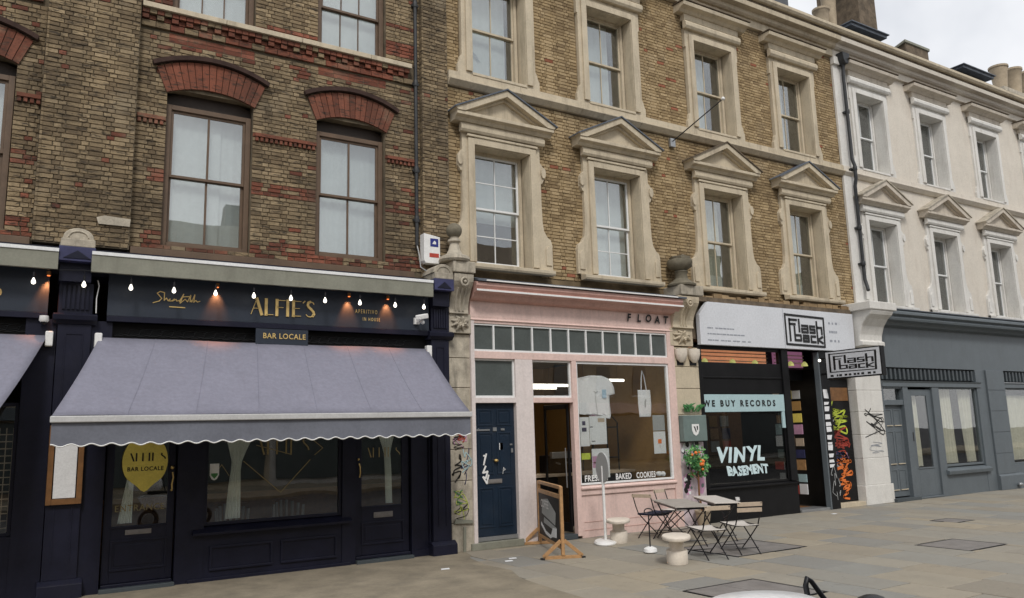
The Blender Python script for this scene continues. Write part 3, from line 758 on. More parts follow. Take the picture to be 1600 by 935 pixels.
MB().tube([(5.285, .03, 1.44), (5.30, .03, 1.52), (5.29, .02, 1.62), (5.275, .03, 1.68)], .012, 8).ball((5.27, .05, 1.75), .022, 6).build('handle', 'chrome', d2)
for a, b in ((1.29, 2.31), (5.21, 6.27)): MB().box(a, b, -.08, .3, 0, .06).build('door_step', 'grey_dark', B1, .006)
# interior of the bar
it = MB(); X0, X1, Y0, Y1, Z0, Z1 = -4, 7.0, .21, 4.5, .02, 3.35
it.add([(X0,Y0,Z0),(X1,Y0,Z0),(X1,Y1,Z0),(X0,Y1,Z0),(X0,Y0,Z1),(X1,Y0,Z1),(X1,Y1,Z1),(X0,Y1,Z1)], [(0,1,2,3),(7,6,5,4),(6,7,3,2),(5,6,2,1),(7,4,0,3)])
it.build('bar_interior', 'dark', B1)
MB().box(.5, 7, 1.2, 1.25, .02, 1.25).build('bar_counter', 'wood_dark', B1)
# low bench seen through the main window
for i, x in enumerate((3.35, 4.3)):
    t = thing('bar_chair', ['tub chair with curved striped back behind the bar window, nearer the middle', 'tub chair with curved striped back at the right end of the bar window'][i], 'chair', (x, .7, .02), R(10), 'tub chairs inside the bar')
    MB().lathe([(.03, .0), (.04, .42), (.28, .45), (.28, .52)], x, .7, 16).build('seat', 'wood_dark', t)
    b = MB()
    for k in range(8): a = R(20+k*20); b.bar((x+.27*math.cos(a), .7+.27*math.sin(a), .52), (x+.3*math.cos(a), .7+.3*math.sin(a), 1.1-.03*abs(k-3.5)), .035)
    b.build('backrest', 'paper_grey', t)
    MB().tube([(x+.3*math.cos(R(15+k*10)), .7+.3*math.sin(R(15+k*10)), 1.1) for k in range(16)], .02, 6).build('top_rail', 'wood_dark', t)
# curtains in the bar
def tie(l0, l1, w0, w1, b0, b1, tw):   # top, waist, bottom limits as fractions
    def f(t):
        if t > tw: k = ((t-tw)/(1-tw))**1.2; return (w0+(l0-w0)*k, w1+(l1-w1)*k)
        k = 1-t/tw; return (w0+(b0-w0)*k**.6, w1+(b1-w1)*k**.6)
    return f
for (x0, x1, z0, z1, f, lb) in ((3.05, 3.6, .9, 2.4, tie(-.1, 1, .22, .45, .05, .48, .55), 'pale curtain tied at the waist in the large bar window'),
        (1.5, 1.85, .95, 1.6, lambda t: (.05+.3*t, .62), 'pale curtain strip below the lemon sign in the left bar door'),
        (5.65, 6.1, .96, 2.4, tie(-.1, .95, .36, .62, .42, .7, .6), 'pale curtain tied at the waist in the right bar door')):
    o = wavy(x0, x1, z0, z1, .19, .012, 5, 30, f).build('curtain', 'curtain'); tag(o, lb, 'curtain'); recenter(o)
# decals on the glass
g = MB(); g.ribbon([(3.32, 1.80), (3.93, 1.27), (4.42, 1.78)], .012, .085).ribbon([(4.5, 1.86), (4.64, 1.97), (4.42, 2.15)], .012, .085).ribbon([(3.52, 2.05), (4.1, 1.88)], .012, .085).ribbon([(2.88, 1.62), (2.98, 1.76), (3.1, 1.58)], .008, .085)
g.build('line_decal', 'gold_dim', mw)
def alfies(mb, x, z, h, y, thick, thin, full=True, wd=None, th=.02):
    """lettering with thick and thin strokes"""
    wd = wd or h*3.9; k = wd/3.9
    def S(pts, w_): mb.ribbon([(x+a*k, z+b*h) for a, b in pts], w_, y, th)
    if full: S([(0, 0), (.30, 1)], thin); S([(.13, .38), (.5, .38)], thin)
    S([(.30, 1), (.58, 0)], thick)
    S([(.82, 0), (.82, 1)], thick)
    if full: S([(.82, .02), (1.22, .02)], thin)
    S([(1.42, 0), (1.42, 1)], thick)
    if full: S([(1.42, .98), (1.9, .98)], thin); S([(1.42, .52), (1.78, .52)], thin)
    S([(2.03, 0), (2.03, 1)], thick)
    S([(2.36, 0), (2.36, 1)], thick)
    if full: S([(2.36, .98), (2.8, .98)], thin); S([(2.36, .52), (2.72, .52)], thin); S([(2.36, .02), (2.8, .02)], thin)
    if full: S([(2.92, .9), (3.02, 1.02)], thin*2)
    pts = [(3.55, .86), (3.48, .97), (3.34, 1.0), (3.22, .93), (3.18, .78), (3.25, .64), (3.4, .5), (3.52, .35), (3.56, .2), (3.48, .06), (3.33, 0), (3.18, .04), (3.1, .14)]
    S(pts[3:9] if not full else pts[2:10], thick*.85)
    if full: S(pts[:4], thin*1.3); S(pts[8:], thin*1.5)
    return mb
letters(alfies(MB(), 3.5, 1.9, .25, .085, .026, .005, False, .98, .004), 'letter', 'gold_dim', mw)
letters(alfies(MB(), 5.42, 1.78, .16, .108, .018, .004, False, .72, .004), 'letter', 'gold_dim', d2)
letters(text_mb('ENTRANCE', 1.46, .108, 1.13, .135, spacing=1.08, sx=.95), 'letter', 'gold_dim', d1)
o = MB(); o.xz([(2.80, 1.78), (2.80, 1.6), (2.83, 1.54), (2.87, 1.52), (2.91, 1.54), (2.94, 1.6), (2.94, 1.78)], .078, .086)
o = o.build('hygiene_badge', 'white_gloss', mw)
MB().xz([(2.82, 1.63), (2.82, 1.6), (2.87, 1.545), (2.92, 1.6), (2.92, 1.63)], .074, .0775).build('badge_print', 'green', mw)
# lemon board
L0 = MB(); pts = []
for i in range(36):
    a = 2*math.pi*i/36; x = .32*math.sin(a); z = .40*math.cos(a)
    if z < -.25: x *= 1-((-.25-z)/.16)*.3
    pts.append((1.85+x*(1.0), 1.86+z))
pts = [p for p in pts]
pts[16:21] = [(1.85+.09, 1.475), (1.85+.05, 1.43), (1.85, 1.405), (1.85-.05, 1.43), (1.85-.09, 1.475)]
lem = thing('lemon_sign', 'yellow lemon-shaped board lettered in black hanging in the bar door', 'sign', (1.85, .06, 1.4))
MB().xz(pts, .058, .078).build('board', 'lemon', lem, .004)
letters(alfies(MB(), 1.60, 1.87, .11, .056, .022, .005, False, .58, .003), 'letter', 'ink', lem)
letters(text_mb('BAR LOCALE', 1.60, .057, 1.72, .085, bold=.002, sx=.95, spacing=1.12, depth=.002), 'letter', 'ink', lem)
# menu case
mc = thing('menu_case', 'brown framed menu case with a white sheet on the navy pilaster', 'menu case', (.78, -.09, 1.3))
a, b, c, d = .55, 1.0, 1.3, 2.42
MB().box(a, a+.07, -.12, -.07, c, d).box(b-.07, b, -.12, -.07, c, d).box(a+.07, b-.07, -.12, -.07, c, c+.08).box(a+.07, b-.07, -.12, -.07, d-.07, d).build('frame', 'wood_dark', mc, .004)
MB().box(a+.085, b-.085, -.1, -.095, c+.09, d-.08).build('menu_sheet', 'paper', mc)
for z, w_ in ((2.2, .2), (2.0, .22), (1.82, .18)):
    pass
# lattice inside the left window
lt = MB(); x = -1.0
while x < .2: lt.box(x, x+.012, .22, .232, .95, 2.4); x += .085
z = 1.0
while z < 2.4: lt.box(-1.0, .21, .205, .219, z, z+.014); z += .1
o = lt.build('lattice_screen', 'slat'); tag(o, 'pale timber lattice screen behind the glass left of the menu case', 'screen'); recenter(o)

# ---- sign lettering on the bar board
letters(alfies(MB(), 3.34, 4.2, .265, -.045, .047, .009, True, 1.17), 'sign_letter', 'gold', B1)
s = MB()       # script word
def sc(pts, w_=.013): s.ribbon([(1.86+a*.62, 4.27+b*.2) for a, b in pts], w_, -.045, .012)
sc([(.22, .98), (.12, 1.05), (.05, .9), (.1, .72), (.16, .5), (.1, .28), (-.04, .12)]); sc([(.22, .95), (.22, .35), (.27, .55), (.31, .35), (.36, .5), (.33, .33), (.4, .35), (.46, .52), (.42, .34), (.5, .5), (.52, .36), (.6, .45), (.58, .3)])
sc([(.6, .45), (.68, .95), (.6, .2), (.72, .55)]); sc([(.72, .55), (.78, .35), (.85, .9), (.84, .35), (.9, .55), (.88, .35), (.95, .95), (.93, .35), (.98, .5), (1.02, .38), (1.08, .45)]); sc([(.65, .72), (.86, .8)])
sc([(.35, -.12), (.72, -.14)], .016)
s.build('script_lettering', 'gold', B1)
letters(text_mb('APERITIVO', 5.16, -.045, 4.32, .10, bold=.001, spacing=1.5, sx=.62, depth=.012), 'small_letter', 'gold', B1)
letters(text_mb('IN HOUSE', 5.30, -.045, 4.19, .085, bold=.001, spacing=1.5, sx=.62, depth=.012), 'small_letter', 'gold', B1)
text_mb('O', -.32, -.045, 4.25, .2, bold=.004, depth=.012).build('sign_lettering', 'gold', B1)
bl = MB().box(3.42, 4.3, -.09, -.05, 3.70, 3.96).build('hanging_board', 'board', B1, .003)
letters(text_mb('BAR LOCALE', 3.53, -.091, 3.80, .125, bold=.002, sx=.93, spacing=1.1, depth=.01), 'letter', 'gold', bl)
# heaters glowing on the board
for i, x in enumerate((.33, 2.75, 4.98, 5.72)):
    pass
for i, x in enumerate((2.78, 5.02, 5.76, .40)):
    t = thing('sign_lamp', ['small copper downlight glowing beside the script word', 'small copper downlight glowing right of the gold bar name', 'small copper downlight glowing above the small gold lettering', 'small copper downlight glowing on the far left signboard'][i], 'lamp', (x, -.12, 4.62))
    MB().lathe([(.028, 4.60), (.03, 4.66)], x, -.12, 12).build('housing', 'wood_dark', t); MB().lathe([(.02, 4.59), (.022, 4.599)], x, -.12, 12).build('lamp_glass', 'heater', t)
    ld = bpy.data.lights.new('lamp_glow', 'SPOT'); ld.energy = 30; ld.color = (1, .32, .1); ld.spot_size = R(70); ld.spot_blend = .8; ld.shadow_soft_size = .03
    lo = bpy.data.objects.new('lamp_glow', ld); C.objects.link(lo); lo.parent = t; lo.location = (0, 0, -.07); lo.rotation_euler = (R(22), 0, 0)

# ---- festoon bulbs: each hangs from the cornice soffit
bx = [.21, .85, 1.48, 2.09, 2.71, 3.31, 3.92, 4.51, 5.14, 5.81, 6.38]
where = ['left of the blue capital', 'just under the blue capital', 'first right of the blue capital', 'above the script word', 'right of the script word', 'above the first letter of the gold name', 'above the end of the gold name',
         'just right of the gold name', 'between gold name and small lettering', 'above the small gold lettering', 'above the security camera']
wire = MB(); wp = []
for i, x in enumerate(bx):
    x *= 1.0; z = 4.47
    t = thing('festoon_bulb', 'small lit festoon bulb '+where[i], 'light bulb', (x, -.33, z), 0, 'festoon bulbs under the bar cornice')
    MB().lathe([(.01, z+.04), (.015, z+.022), (.026, z-.002), (.03, z-.022), (.023, z-.044), (.006, z-.053)], x, -.33, 12).build('bulb', 'bulb', t)
    MB().lathe([(.018, z+.06), (.018, z+.12)], x, -.33, 8).tube([(x, -.33, z+.12), (x, -.33, z+.21)], .004, 5).build('lamp_holder', 'metal_black', t)
    wp += [(x, -.33, z+.205)]
    if i < len(bx)-1: wp += [((x+bx[i+1])/2, -.33, z+.18)]
o = wire.tube(wp, .006, 5).build('festoon_cable', 'metal_black'); tag(o, 'thin black cable carrying the festoon bulbs under the cornice', 'cable'); recenter(o)

# ---- awnings
def awning(xb0, xb1, xf0, xf1, label, yb=-.06, zb=3.72, yf=-1.56, zf=2.46, group='bar awnings'):
    t = thing('awning', label, 'awning', ((xb0+xb1)/2, yb, zf), 0, group)
    nx, ny = 40, 10; vs = []
    for j in range(ny+1):
        v = j/ny
        for i in range(nx+1):
            u = i/nx; xa = xb0+(xb1-xb0)*u; xc = xf0+(xf1-xf0)*u
            vs.append((xa+(xc-xa)*v, yb+(yf-yb)*v, zb+(zf+.05-zb)*v-.04*math.sin(math.pi*v)-.012*math.sin(math.pi*v)*math.sin(u*9)-.006*math.sin(v*11+u*3)*math.sin(u*22)))
    fs = [(j*(nx+1)+i, (j+1)*(nx+1)+i, (j+1)*(nx+1)+i+1, j*(nx+1)+i+1) for j in range(ny) for i in range(nx)]
    c = MB().add(vs, fs, True); cv = c.build('canopy', 'awning', t)
    so_ = cv.modifiers.new('thickness', 'SOLIDIFY'); so_.thickness = .006
    MB().bar((xf0-.02, yf-.02, zf+.0), (xf1+.02, yf-.02, zf+.0), .075, .085, (0, 0, 1)).build('front_bar', 'trim_bar', t, .012)
    for k in range(1, 7):
        u = k/7; xa = xb0+(xb1-xb0)*u; xc = xf0+(xf1-xf0)*u
        MB().tube([(xa+(xc-xa)*v, yb+(yf-yb)*v, zb+(zf+.05-zb)*v-.04*math.sin(math.pi*v)-.012*math.sin(math.pi*v)*math.sin(u*9)+.002) for v in [j/10 for j in range(11)]], .005, 5).build('seam', 'awning', t)
    n = int((xf1-xf0)/.23); per = (xf1-xf0)/n; m_ = n*10
    vs = []; edge = []
    for j in range(5):
        for i in range(m_+1):
            x = xf0+(xf1-xf0)*i/m_; zb_ = zf-.335+.017*math.cos(2*math.pi*(x-xf0)/per)
            z = (zf-.03)+(zb_-(zf-.03))*j/4
            y = yf-.015+.012*math.sin(x*2.3)*j/4+.008*math.sin(x*7.1+1)*j/4
            vs.append((x, y, z))
            if j == 4: edge.append((x, y-.002, z))
    MB().add(vs, [(j*(m_+1)+i, (j+1)*(m_+1)+i, (j+1)*(m_+1)+i+1, j*(m_+1)+i+1) for j in range(4) for i in range(m_)], True).build('valance', 'valance', t)
    MB().tube(edge, .009, 5).build('valance_trim', 'trim', t)
    MB().bar((xb0+.05, yb+.03, zb-.05), (xb1-.05, yb+.03, zb-.05), .05, .05, (0, 0, 1)).build('roller', 'valance', t, .01)
    for xb, xf, s_ in ((xb0, xf0, 1), (xb1, xf1, -1)):
        e = ((xb+xf)/2+s_*1.0, (yb+yf)/2, (zb+zf)/2-.25)
        MB().tube([(xb+s_*.5, yb, zb-.12), e, (xf+s_*.45, yf+.05, zf-.02)], .025, 8).build('folding_arm', 'trim', t)
        MB().box(xb-s_*.02-.05, xb-s_*.02+.05, yb-.07, yb+.05, zb-.16, zb+.06).build('end_bracket', 'trim', t, .015)
    return t
awning(1.12, 6.57, .50, 6.62, 'grey blue fabric awning over the bar windows with scalloped valance')
awning(-4.5, .44, -5.2, -.16, 'grey blue fabric awning at the far left, cut by the photo edge', zf=2.40)
# ---- cctv cameras
def cctv(x, y, z, label, bullet=True):
    t = thing('security_camera', label, 'security camera', (x, y, z))
    if bullet:
        MB().box(x-.02, x+.02, y-.02, y+.25, z-.02, z+.04).box(x-.05, x+.05, y+.14, y+.2, z-.05, z+.07).build('wall_bracket', 'trim', t)
        b = MB(); b.bar((x-.14, y-.18, z+.02), (x+.12, y+.0, z+.09), .1, .09); b.build('housing', 'trim', t, .015)
        MB().ball((x+.02, y-.05, z-.04), .04, 6).build('lens', 'white_gloss', t)
    else:
        MB().lathe([(.06, z+.05), (.065, z-.02), (.05, z-.04)], x, y, 16).build('housing', 'trim', t); MB().ball((x, y, z-.04), .04, 7).build('dome', 'metal_black', t)
cctv(6.35, -.24, 4.22, 'white bullet camera at the right end of the navy signboard')
cctv(.38, -.1, 3.95, 'small white dome camera above the far left awning', False)
o = MB().tube([(1.05, -.08, 4.58), (1.07, -.08, 4.5), (1.045, -.08, 4.3), (1.05, -.08, 4.08)], .008, 6).build('loose_cable', 'trim'); tag(o, 'white cable hanging down beside the fluted navy pilaster', 'cable'); recenter(o)
# ---- pipe and alarm box
t = thing('drainpipe', 'slim dark drainpipe on brown brick ending above the alarm box', 'drainpipe', (6.52, .2, 6.0))
MB().tube([(6.5, .19, 12.4), (6.5, .19, 5.75)], .036, 10).build('pipe', 'pipe', t)
for z in (9.0, 7.2, 10.7, 6.2): MB().lathe([(.048, z), (.05, z+.02), (.05, z+.1), (.046, z+.12)], 6.5, .19, 10).box(6.44, 6.58, .2, .26, z+.03, z+.08).build('collar', 'pipe', t)
MB().tube([(6.5, .19, 5.76), (6.5, .1, 5.55), (6.52, .08, 5.3), (6.6, .05, 5.24), (6.68, .05, 5.22), (6.68, .03, 4.98)], .012, 6).build('cable', 'paper_grey', t)
t = thing('alarm_box', 'white alarm box with blue logo and red stripe on the brown brick', 'alarm box', (6.7, .05, 5.45))
MB().xz([(6.55, 5.95), (6.55, 5.42), (6.58, 5.37), (6.86, 5.37), (6.89, 5.42), (6.89, 5.9)], -.02, .16).build('box', 'trim', t, .008)
MB().box(6.68, 6.85, -.024, -.021, 5.7, 5.86).build('logo_panel', P('alarm_blue', (.02, .03, .2), .5, .1), t)
MB().xz([(6.72, 5.75), (6.80, 5.75), (6.80, 5.79), (6.77, 5.82), (6.74, 5.79)], -.028, -.0245).build('logo_mark', 'trim', t)
MB().box(6.66, 6.86, -.024, -.021, 5.49, 5.57).build('stripe', 'orange' if False else 'red', t)

# ================================================================== BUILDING 2 : yellow stock brick terrace
B2 = thing('stock_brick_building', 'yellow stock brick terrace with stone pediments above the pink cafe and the record shop', 'building', (13.6, .2, 0))
Y2 = .23
CX = [8.45, 11.52, 14.95, 18.12]; HW = .68
def rect_hole(a, b, c, d): return lambda z: (a, b) if c < z < d else None
rect = []; hs = []
for c in CX:
    rect += [(c-HW-.02, c+HW+.02, 5.5, 8.0), (c-HW-.02, c+HW+.02, 9.55, 11.93)]
    hs += [rect_hole(c-.95, c+.95, 5.2, 8.3), rect_hole(c-.95, c+.95, 9.5, 12.3)]
hs += [rect_hole(7, 21, 9.2, 9.5)]
wl = MB(); wall_cells(wl, 7.22, 20.15, 5.12, 13.0, rect, Y2, .66); wl.build('wall', 'mortar2', B2)
MB().box(7.2, 20.2, 1.75, 9, 3.9, 13.1).build('building_body', 'dark', B2)
def red2(x, z): return random.random() < (.12 if z < 5.75 and 10.0 < x < 10.6 else .012)
lay_bricks(B2, 'brick2', [(7.22, 20.02, 5.35, 12.86, Y2)], hs, red2, 298, near=(8, 6.5))
def string(B, a, b, mat):
    x = a; k = 0
    while x < b-.05:
        l = min(1.62 if k % 2 else 1.75, b-x); k += 1
        MB().box(x+.003, x+l-.003, .12-random.uniform(0, .005), Y2+.1, 9.33, 9.5).yz([(Y2+.1, 9.2), (.15, 9.2), (.05, 9.30), (.05, 9.33), (Y2+.1, 9.33)], x+.003, x+l-.003).build('string_course', mat, B, .005); x += l
string(B2, 7.21, 20.02, 'stone')
def polyline_flare(s, c, a, z0, z1, big=True):
    """outline of one side of a surround, s=-1 left / +1 right, a = inner half width"""
    p = [(a, z0), (a, z1), (.95, z1)]
    if big:
        p += [(.95, z1-.45), (1.0, z1-.5), (1.05, z1-.58), (1.05, z1-.8), (1.0, z1-.9), (.96, z1-.92), (.96, z1-1.35), (.97, z0+1.05), (1.0, z0+.85), (1.08, z0+.72), (1.17, z0+.66), (1.2, z0+.55), (1.2, z0)]
    else: p += [(.95, z1-.5), (.92, z1-.52), (.92, z0+.42), (.96, z0+.36), (.99, z0+.24), (1.02, z0+.2), (1.02, z0)]
    return [(c+s*x, z) for x, z in p]
def surround_lower(B, c, mat, patch='lead'):
    zb, zt = 5.5, 8.0; s = MB()
    for k in (-1, 1): s.xz(polyline_flare(k, c, HW, zb, 8.3), .13, Y2+.06)
    s.box(c-HW, c+HW, .13, Y2+.06, 7.98, 8.3)
    # jamb linings run back into the opening
    o = s.build('window_surround', mat, B, .008)
    s = MB(); t = .15
    for k in (-1, 1):
        a, b = sorted((c+k*HW, c+k*(HW+t))); s.box(a+.001, b, .085, .13, zb+.02, 7.96+t)
        a, b = sorted((c+k*(HW-.006), c+k*(HW+.03))); s.box(a, b, .124, .56, zb, 7.99)
    s.box(c-HW, c+HW, .085, .13, 7.98, 7.98+t).box(c-HW+.03, c+HW-.03, .125, .56, 7.965, 7.995)
    s.box(c-HW-t-.03, c+HW+t+.03, .06, .13, 7.98+t, 8.16+.02); s.build('architrave', mat, o, .006)
    s = MB()
    for k in (-1, 1):       # raised pads on the foot scrolls and little ears
        a, b = sorted((c+k*1.02, c+k*1.16)); s.xz([(a, 5.6), (b, 5.6), (b, 5.95), ((a+b)/2, 6.03), (a, 5.95)], .105, .13)
        a, b = sorted((c+k*.97, c+k*1.06)); s.xz([((a+b)/2+.06*math.cos(q), 7.62+.12*math.sin(q)) for q in [i*math.pi/6 for i in range(12)]], .09, .13)
    s.each('scroll', mat, o, .008)
    MB().yz([(.13, 5.36), (-.03, 5.36), (-.05, 5.40), (-.05, 5.46), (.14, 5.5)], c-1.14, c+1.14).build('sill', mat, o, .005)
    MB().yz([(.13, 8.2), (.04, 8.2), (.01, 8.25), (.01, 8.33), (.06, 8.40), (.13, 8.40)], c-1.02, c+1.02).build('frieze', mat, o, .006)
    # pediment
    w_ = 1.18; p = MB(); yb, yf = .13, -.12
    p.yz([(Y2, 8.40), (.02, 8.40), (-.03, 8.46), (yf, 8.49), (yf, 8.56), (Y2, 8.58)], c-w_, c+w_)
    p.xz([(c-w_+.1, 8.58), (c+w_-.1, 8.58), (c, 9.08)], .04, Y2)
    pe = p.build('pediment', mat, o, .006)
    q = MB()
    for k in (-1, 1):
        q.xz([(c+k*w_, 8.561), (c+k*(w_+.05), 8.62), (c, 9.20), (c, 9.06), (c+k*(w_-.17), 8.561)], yf-.02, Y2)
        q.xz([(c+k*(w_-.2), 8.59), (c+k*(w_-.34), 8.59), (c, 8.99), (c, 9.058)], -.02, .05)
    q.build('raking_cornice', mat, o, .006)
    q = MB()
    for k in (-1, 1): q.xz([(c+k*(w_+.075), 8.60), (c+k*(w_+.065), 8.632), (c, 9.235), (c, 9.203), (c+k*(w_+.04), 8.612)], yf-.05, Y2)
    q.build('lead_capping', patch, o)
    return o
def surround_upper(B, c, mat, patch='chimbrick'):
    s = MB(); zb, zt = 9.5, 11.93
    for k in (-1, 1): s.xz(polyline_flare(k, c, HW, zb, 12.2, False), .13, Y2+.06)
    s.box(c-HW, c+HW, .13, Y2+.06, zt-.02, 12.2).box(c-HW, c+HW, .10, Y2+.05, zb, 9.56)
    o = s.build('window_surround', mat, B, .008)
    s = MB(); t = .15
    for k in (-1, 1):
        a, b = sorted((c+k*HW, c+k*(HW+t))); s.box(a+.001, b, .085, .13, 9.57, 11.9+t)
        a, b = sorted((c+k*(HW-.006), c+k*(HW+.03))); s.box(a, b, .124, .56, 9.565, 11.92)
    s.box(c-HW, c+HW, .085, .13, 11.91, 11.91+t).box(c-HW+.03, c+HW-.03, .125, .56, 11.895, 11.925).build('architrave', mat, o, .006)
    MB().yz([(.13, 12.16), (.04, 12.16), (.0, 12.22), (.0, 12.31), (.06, 12.38), (.13, 12.40)], c-1.0, c+1.0).build('frieze', mat, o, .006)
    MB().box(c-.98, c+.98, .07, Y2+.02, 12.40, 12.56).yz([(Y2, 12.56), (.04, 12.56), (-.03, 12.62), (-.16, 12.65), (-.18, 12.74), (Y2, 12.76)], c-1.2, c+1.2).build('hood_cornice', mat, o, .005)
    MB().box(c-1.22, c+1.22, -.2, Y2, 12.762, 12.79).build('hood_flashing', patch, o)
    return o
w0 = None
for i, c in enumerate(CX): surround_lower(B2, c, 'stone', 'lead' if i != 2 else 'chimbrick'); surround_upper(B2, c, 'stone')
rws = [(2, 2), (1, 2), (1, 1), (1, 1)]
for i, c in enumerate(CX):
    sash_window(B2, c-HW+.03, c+HW-.03, 5.52, 7.97, .42, 'stone', 'white_gloss' if i < 2 else 'stone', cols=2, rows=rws[i])
    sash_window(B2, c-HW+.03, c+HW-.03, 9.57, 11.92, .42, 'stone', 'stone', cols=2, rows=(1, 1))
def main_cornice(B, a, b, mat, cap):
    MB().box(a, b, .10, .4, 12.86, 13.08).build('frieze_board', mat, B)
    MB().yz([(.4, 13.08), (.03, 13.08), (-.03, 13.12), (-.05, 13.2), (-.22, 13.22), (-.24, 13.34), (.4, 13.36)], a, b).build('cornice', mat, B, .005)
    x = a+.01; q = MB()
    while x < b-.05: l = min(1.15, b-x); q.box(x, x+l-.012, -.245, -.242, 13.23, 13.33); x += l
    MB().box(a, b, -.20, .4, 13.361, 13.44).build('cornice_recess', 'chimbrick', B)
    MB().yz([(.4, 13.44), (-.28, 13.44), (-.33, 13.5), (-.33, 13.58), (.4, 13.62)], a, b).build('parapet_gutter', cap, B, .005)
main_cornice(B2, 7.2, 20.02, 'stone', 'stone')
# lower masonry : pier, console, urns
def blocks(B, x0, x1, y0, y1, zs, mat, name='stone', b=.008):
    for i in range(len(zs)-1): MB().box(x0, x1, y0-random.uniform(0, .006), y1, zs[i]+.006, zs[i+1]-.006).build(name, mat, B, b)
    MB().box(x0+.01, x1-.01, y0+.014, y1-.01, zs[0], zs[-1]).build('pier_core', 'mortar1', B)
blocks(B2, 7.05, 7.52, .02, .3, [.52, 1.28, 1.86, 2.44, 3.01, 3.58, 4.04], 'stone_old', 'stone_block')
MB().box(7.06, 7.56, -.01, .3, 0, .515).build('pier_base', 'stone_old', B2, .015)
MB().tube([(7.3, -.04, 0), (7.31, -.04, .45)], .03, 8).xz([(7.1, .52), (7.5, .5), (7.47, .56), (7.12, .6)], -.05, -.012).build('old_pipe_stub', 'stone_grey', B2)
blocks(B2, 12.82, 13.58, .0, .3, [1.83, 2.44, 3.03, 3.53, 3.98], 'stone', 'stone_block')
MB().box(12.82, 13.58, .0, .3, 0, 1.82).build('pier_base', 'mural', B2, .01)
rr = random.Random(11)
def leaf_block(B, x0, x1, z0, z1, y, mat, seed):
    q = MB().box(x0, x1, y, y+.3, z0, z1); o = q.build('carved_block', mat, B, .01)
    l = MB(); r = random.Random(seed); cx, cz = (x0+x1)/2, (z0+z1)/2; W, H = (x1-x0)/2, (z1-z0)/2
    for k in range(16):
        a = k*math.pi/8; rd = .55+.35*(k % 2)
        px, pz = cx+W*rd*math.cos(a)*.9, cz+H*rd*math.sin(a)*.9
        l.tube([(cx+W*.15*math.cos(a), y-.03, cz+H*.15*math.sin(a)), ((cx+px)/2, y-.055, (cz+pz)/2+.02), (px, y-.01, pz)], [.03, .04, .012], 6)
    l.ball((cx, y-.02, cz), .05, 5); l.build('carved_leaf', mat, o)
def console(B, x0, x1, zt, zb, yb, mat, proj=.42, flutes=True):
    prof = [(yb+.2, zt)]; H = zt-zb
    for t, p in ((0, 1), (.1, 1.0), (.2, .97), (.3, .86), (.45, .66), (.6, .5), (.75, .4), (.9, .36), (1, .4)): prof.append((yb-proj*p*.9+.0, zt-H*t))
    prof.append((yb+.2, zb))
    o = MB().yz(prof, x0, x1).build('console', mat, B, .012)
    cx = (x0+x1)/2; yy = yb-proj*.9
    s = MB(); s.tube([(cx+.075*math.cos(a), yy-.02, zt-.16+.075*math.sin(a)) for a in [i*math.pi/8 for i in range(16)]], .022, 6, closed=True); s.ball((cx, yy-.03, zt-.16), .035, 6)
    if flutes:
        for k in (-1, 0, 1): s.tube([(cx+k*.09, yb-proj*.72, zt-H*.36), (cx+k*.09, yb-proj*.5, zt-H*.55), (cx+k*.085, yb-proj*.38, zt-H*.76), (cx+k*.08, yb-proj*.34, zt-H*.93)], .022, 6)
    s.build('volute', mat, o)
    return o
leaf_block(B2, 7.02, 7.52, 4.05, 4.42, -.05, 'stone_old', 1)
console(B2, 7.03, 7.45, 5.16, 4.42, .05, 'stone_old')
MB().box(7.0, 7.48, -.36, .28, 5.175, 5.40).build('console_block', 'stone_old', B2, .02)
leaf_block(B2, 12.72, 13.42, 4.0, 4.41, -.04, 'stone', 2)
console(B2, 12.78, 13.42, 5.12, 4.41, .05, 'stone')
MB().box(12.85, 13.55, -.36, .28, 5.14, 5.38).build('console_block', 'stone_old', B2, .02)
f = MB(); cx, cy = 7.14, -.13
f.lathe([(.28, 5.4), (.31, 5.44), (.29, 5.50), (.16, 5.56), (.11, 5.66), (.085, 5.78), (.13, 5.81), (.12, 5.85), (.08, 5.87), (.085, 5.90)], cx, cy, 24)
fo = f.build('finial', 'stone_old', B2); MB().ball((cx, cy, 6.03), .155, 12).build('ball', 'finial', fo)
f = MB(); cx, cy = 13.12, -.1
f.lathe([(.33, 5.38), (.34, 5.42), (.22, 5.50), (.15, 5.56), (.14, 5.68), (.17, 5.72), (.13, 5.76)], cx, cy, 20).build('finial', 'finial', B2)
f = MB().lathe([(.12, 5.76), (.26, 5.84), (.30, 5.94), (.28, 6.0), (.22, 6.02), (.24, 6.08), (.12, 6.1), (.05, 6.04)], cx, cy, 14)
random.seed(5)
f.v = [(x+random.uniform(-.018, .018), y+random.uniform(-.018, .018), z+random.uniform(-.02, .02)) for x, y, z in f.v]; f.build('urn', 'finial', B2)
MB().box(7.5, 20.0, .1, .66, 4.2, 5.2).build('lintel', 'chimbrick', B2)
q = MB(); tn = []       # mortar ledge of broken masonry above the record shop sign
x = 13.7
while x < 19.8: l = random.uniform(.12, .3); q.box(x, x+l-.01, .03-random.uniform(0, .05), .12, 5.2, 5.24+random.uniform(0, .1)); tn += [(random.random(), .1, 0)]*8; x += l
o = q.build('broken_ledge', 'brick2', B2); settone(o.data, tn); o['kind'] = 'stuff'

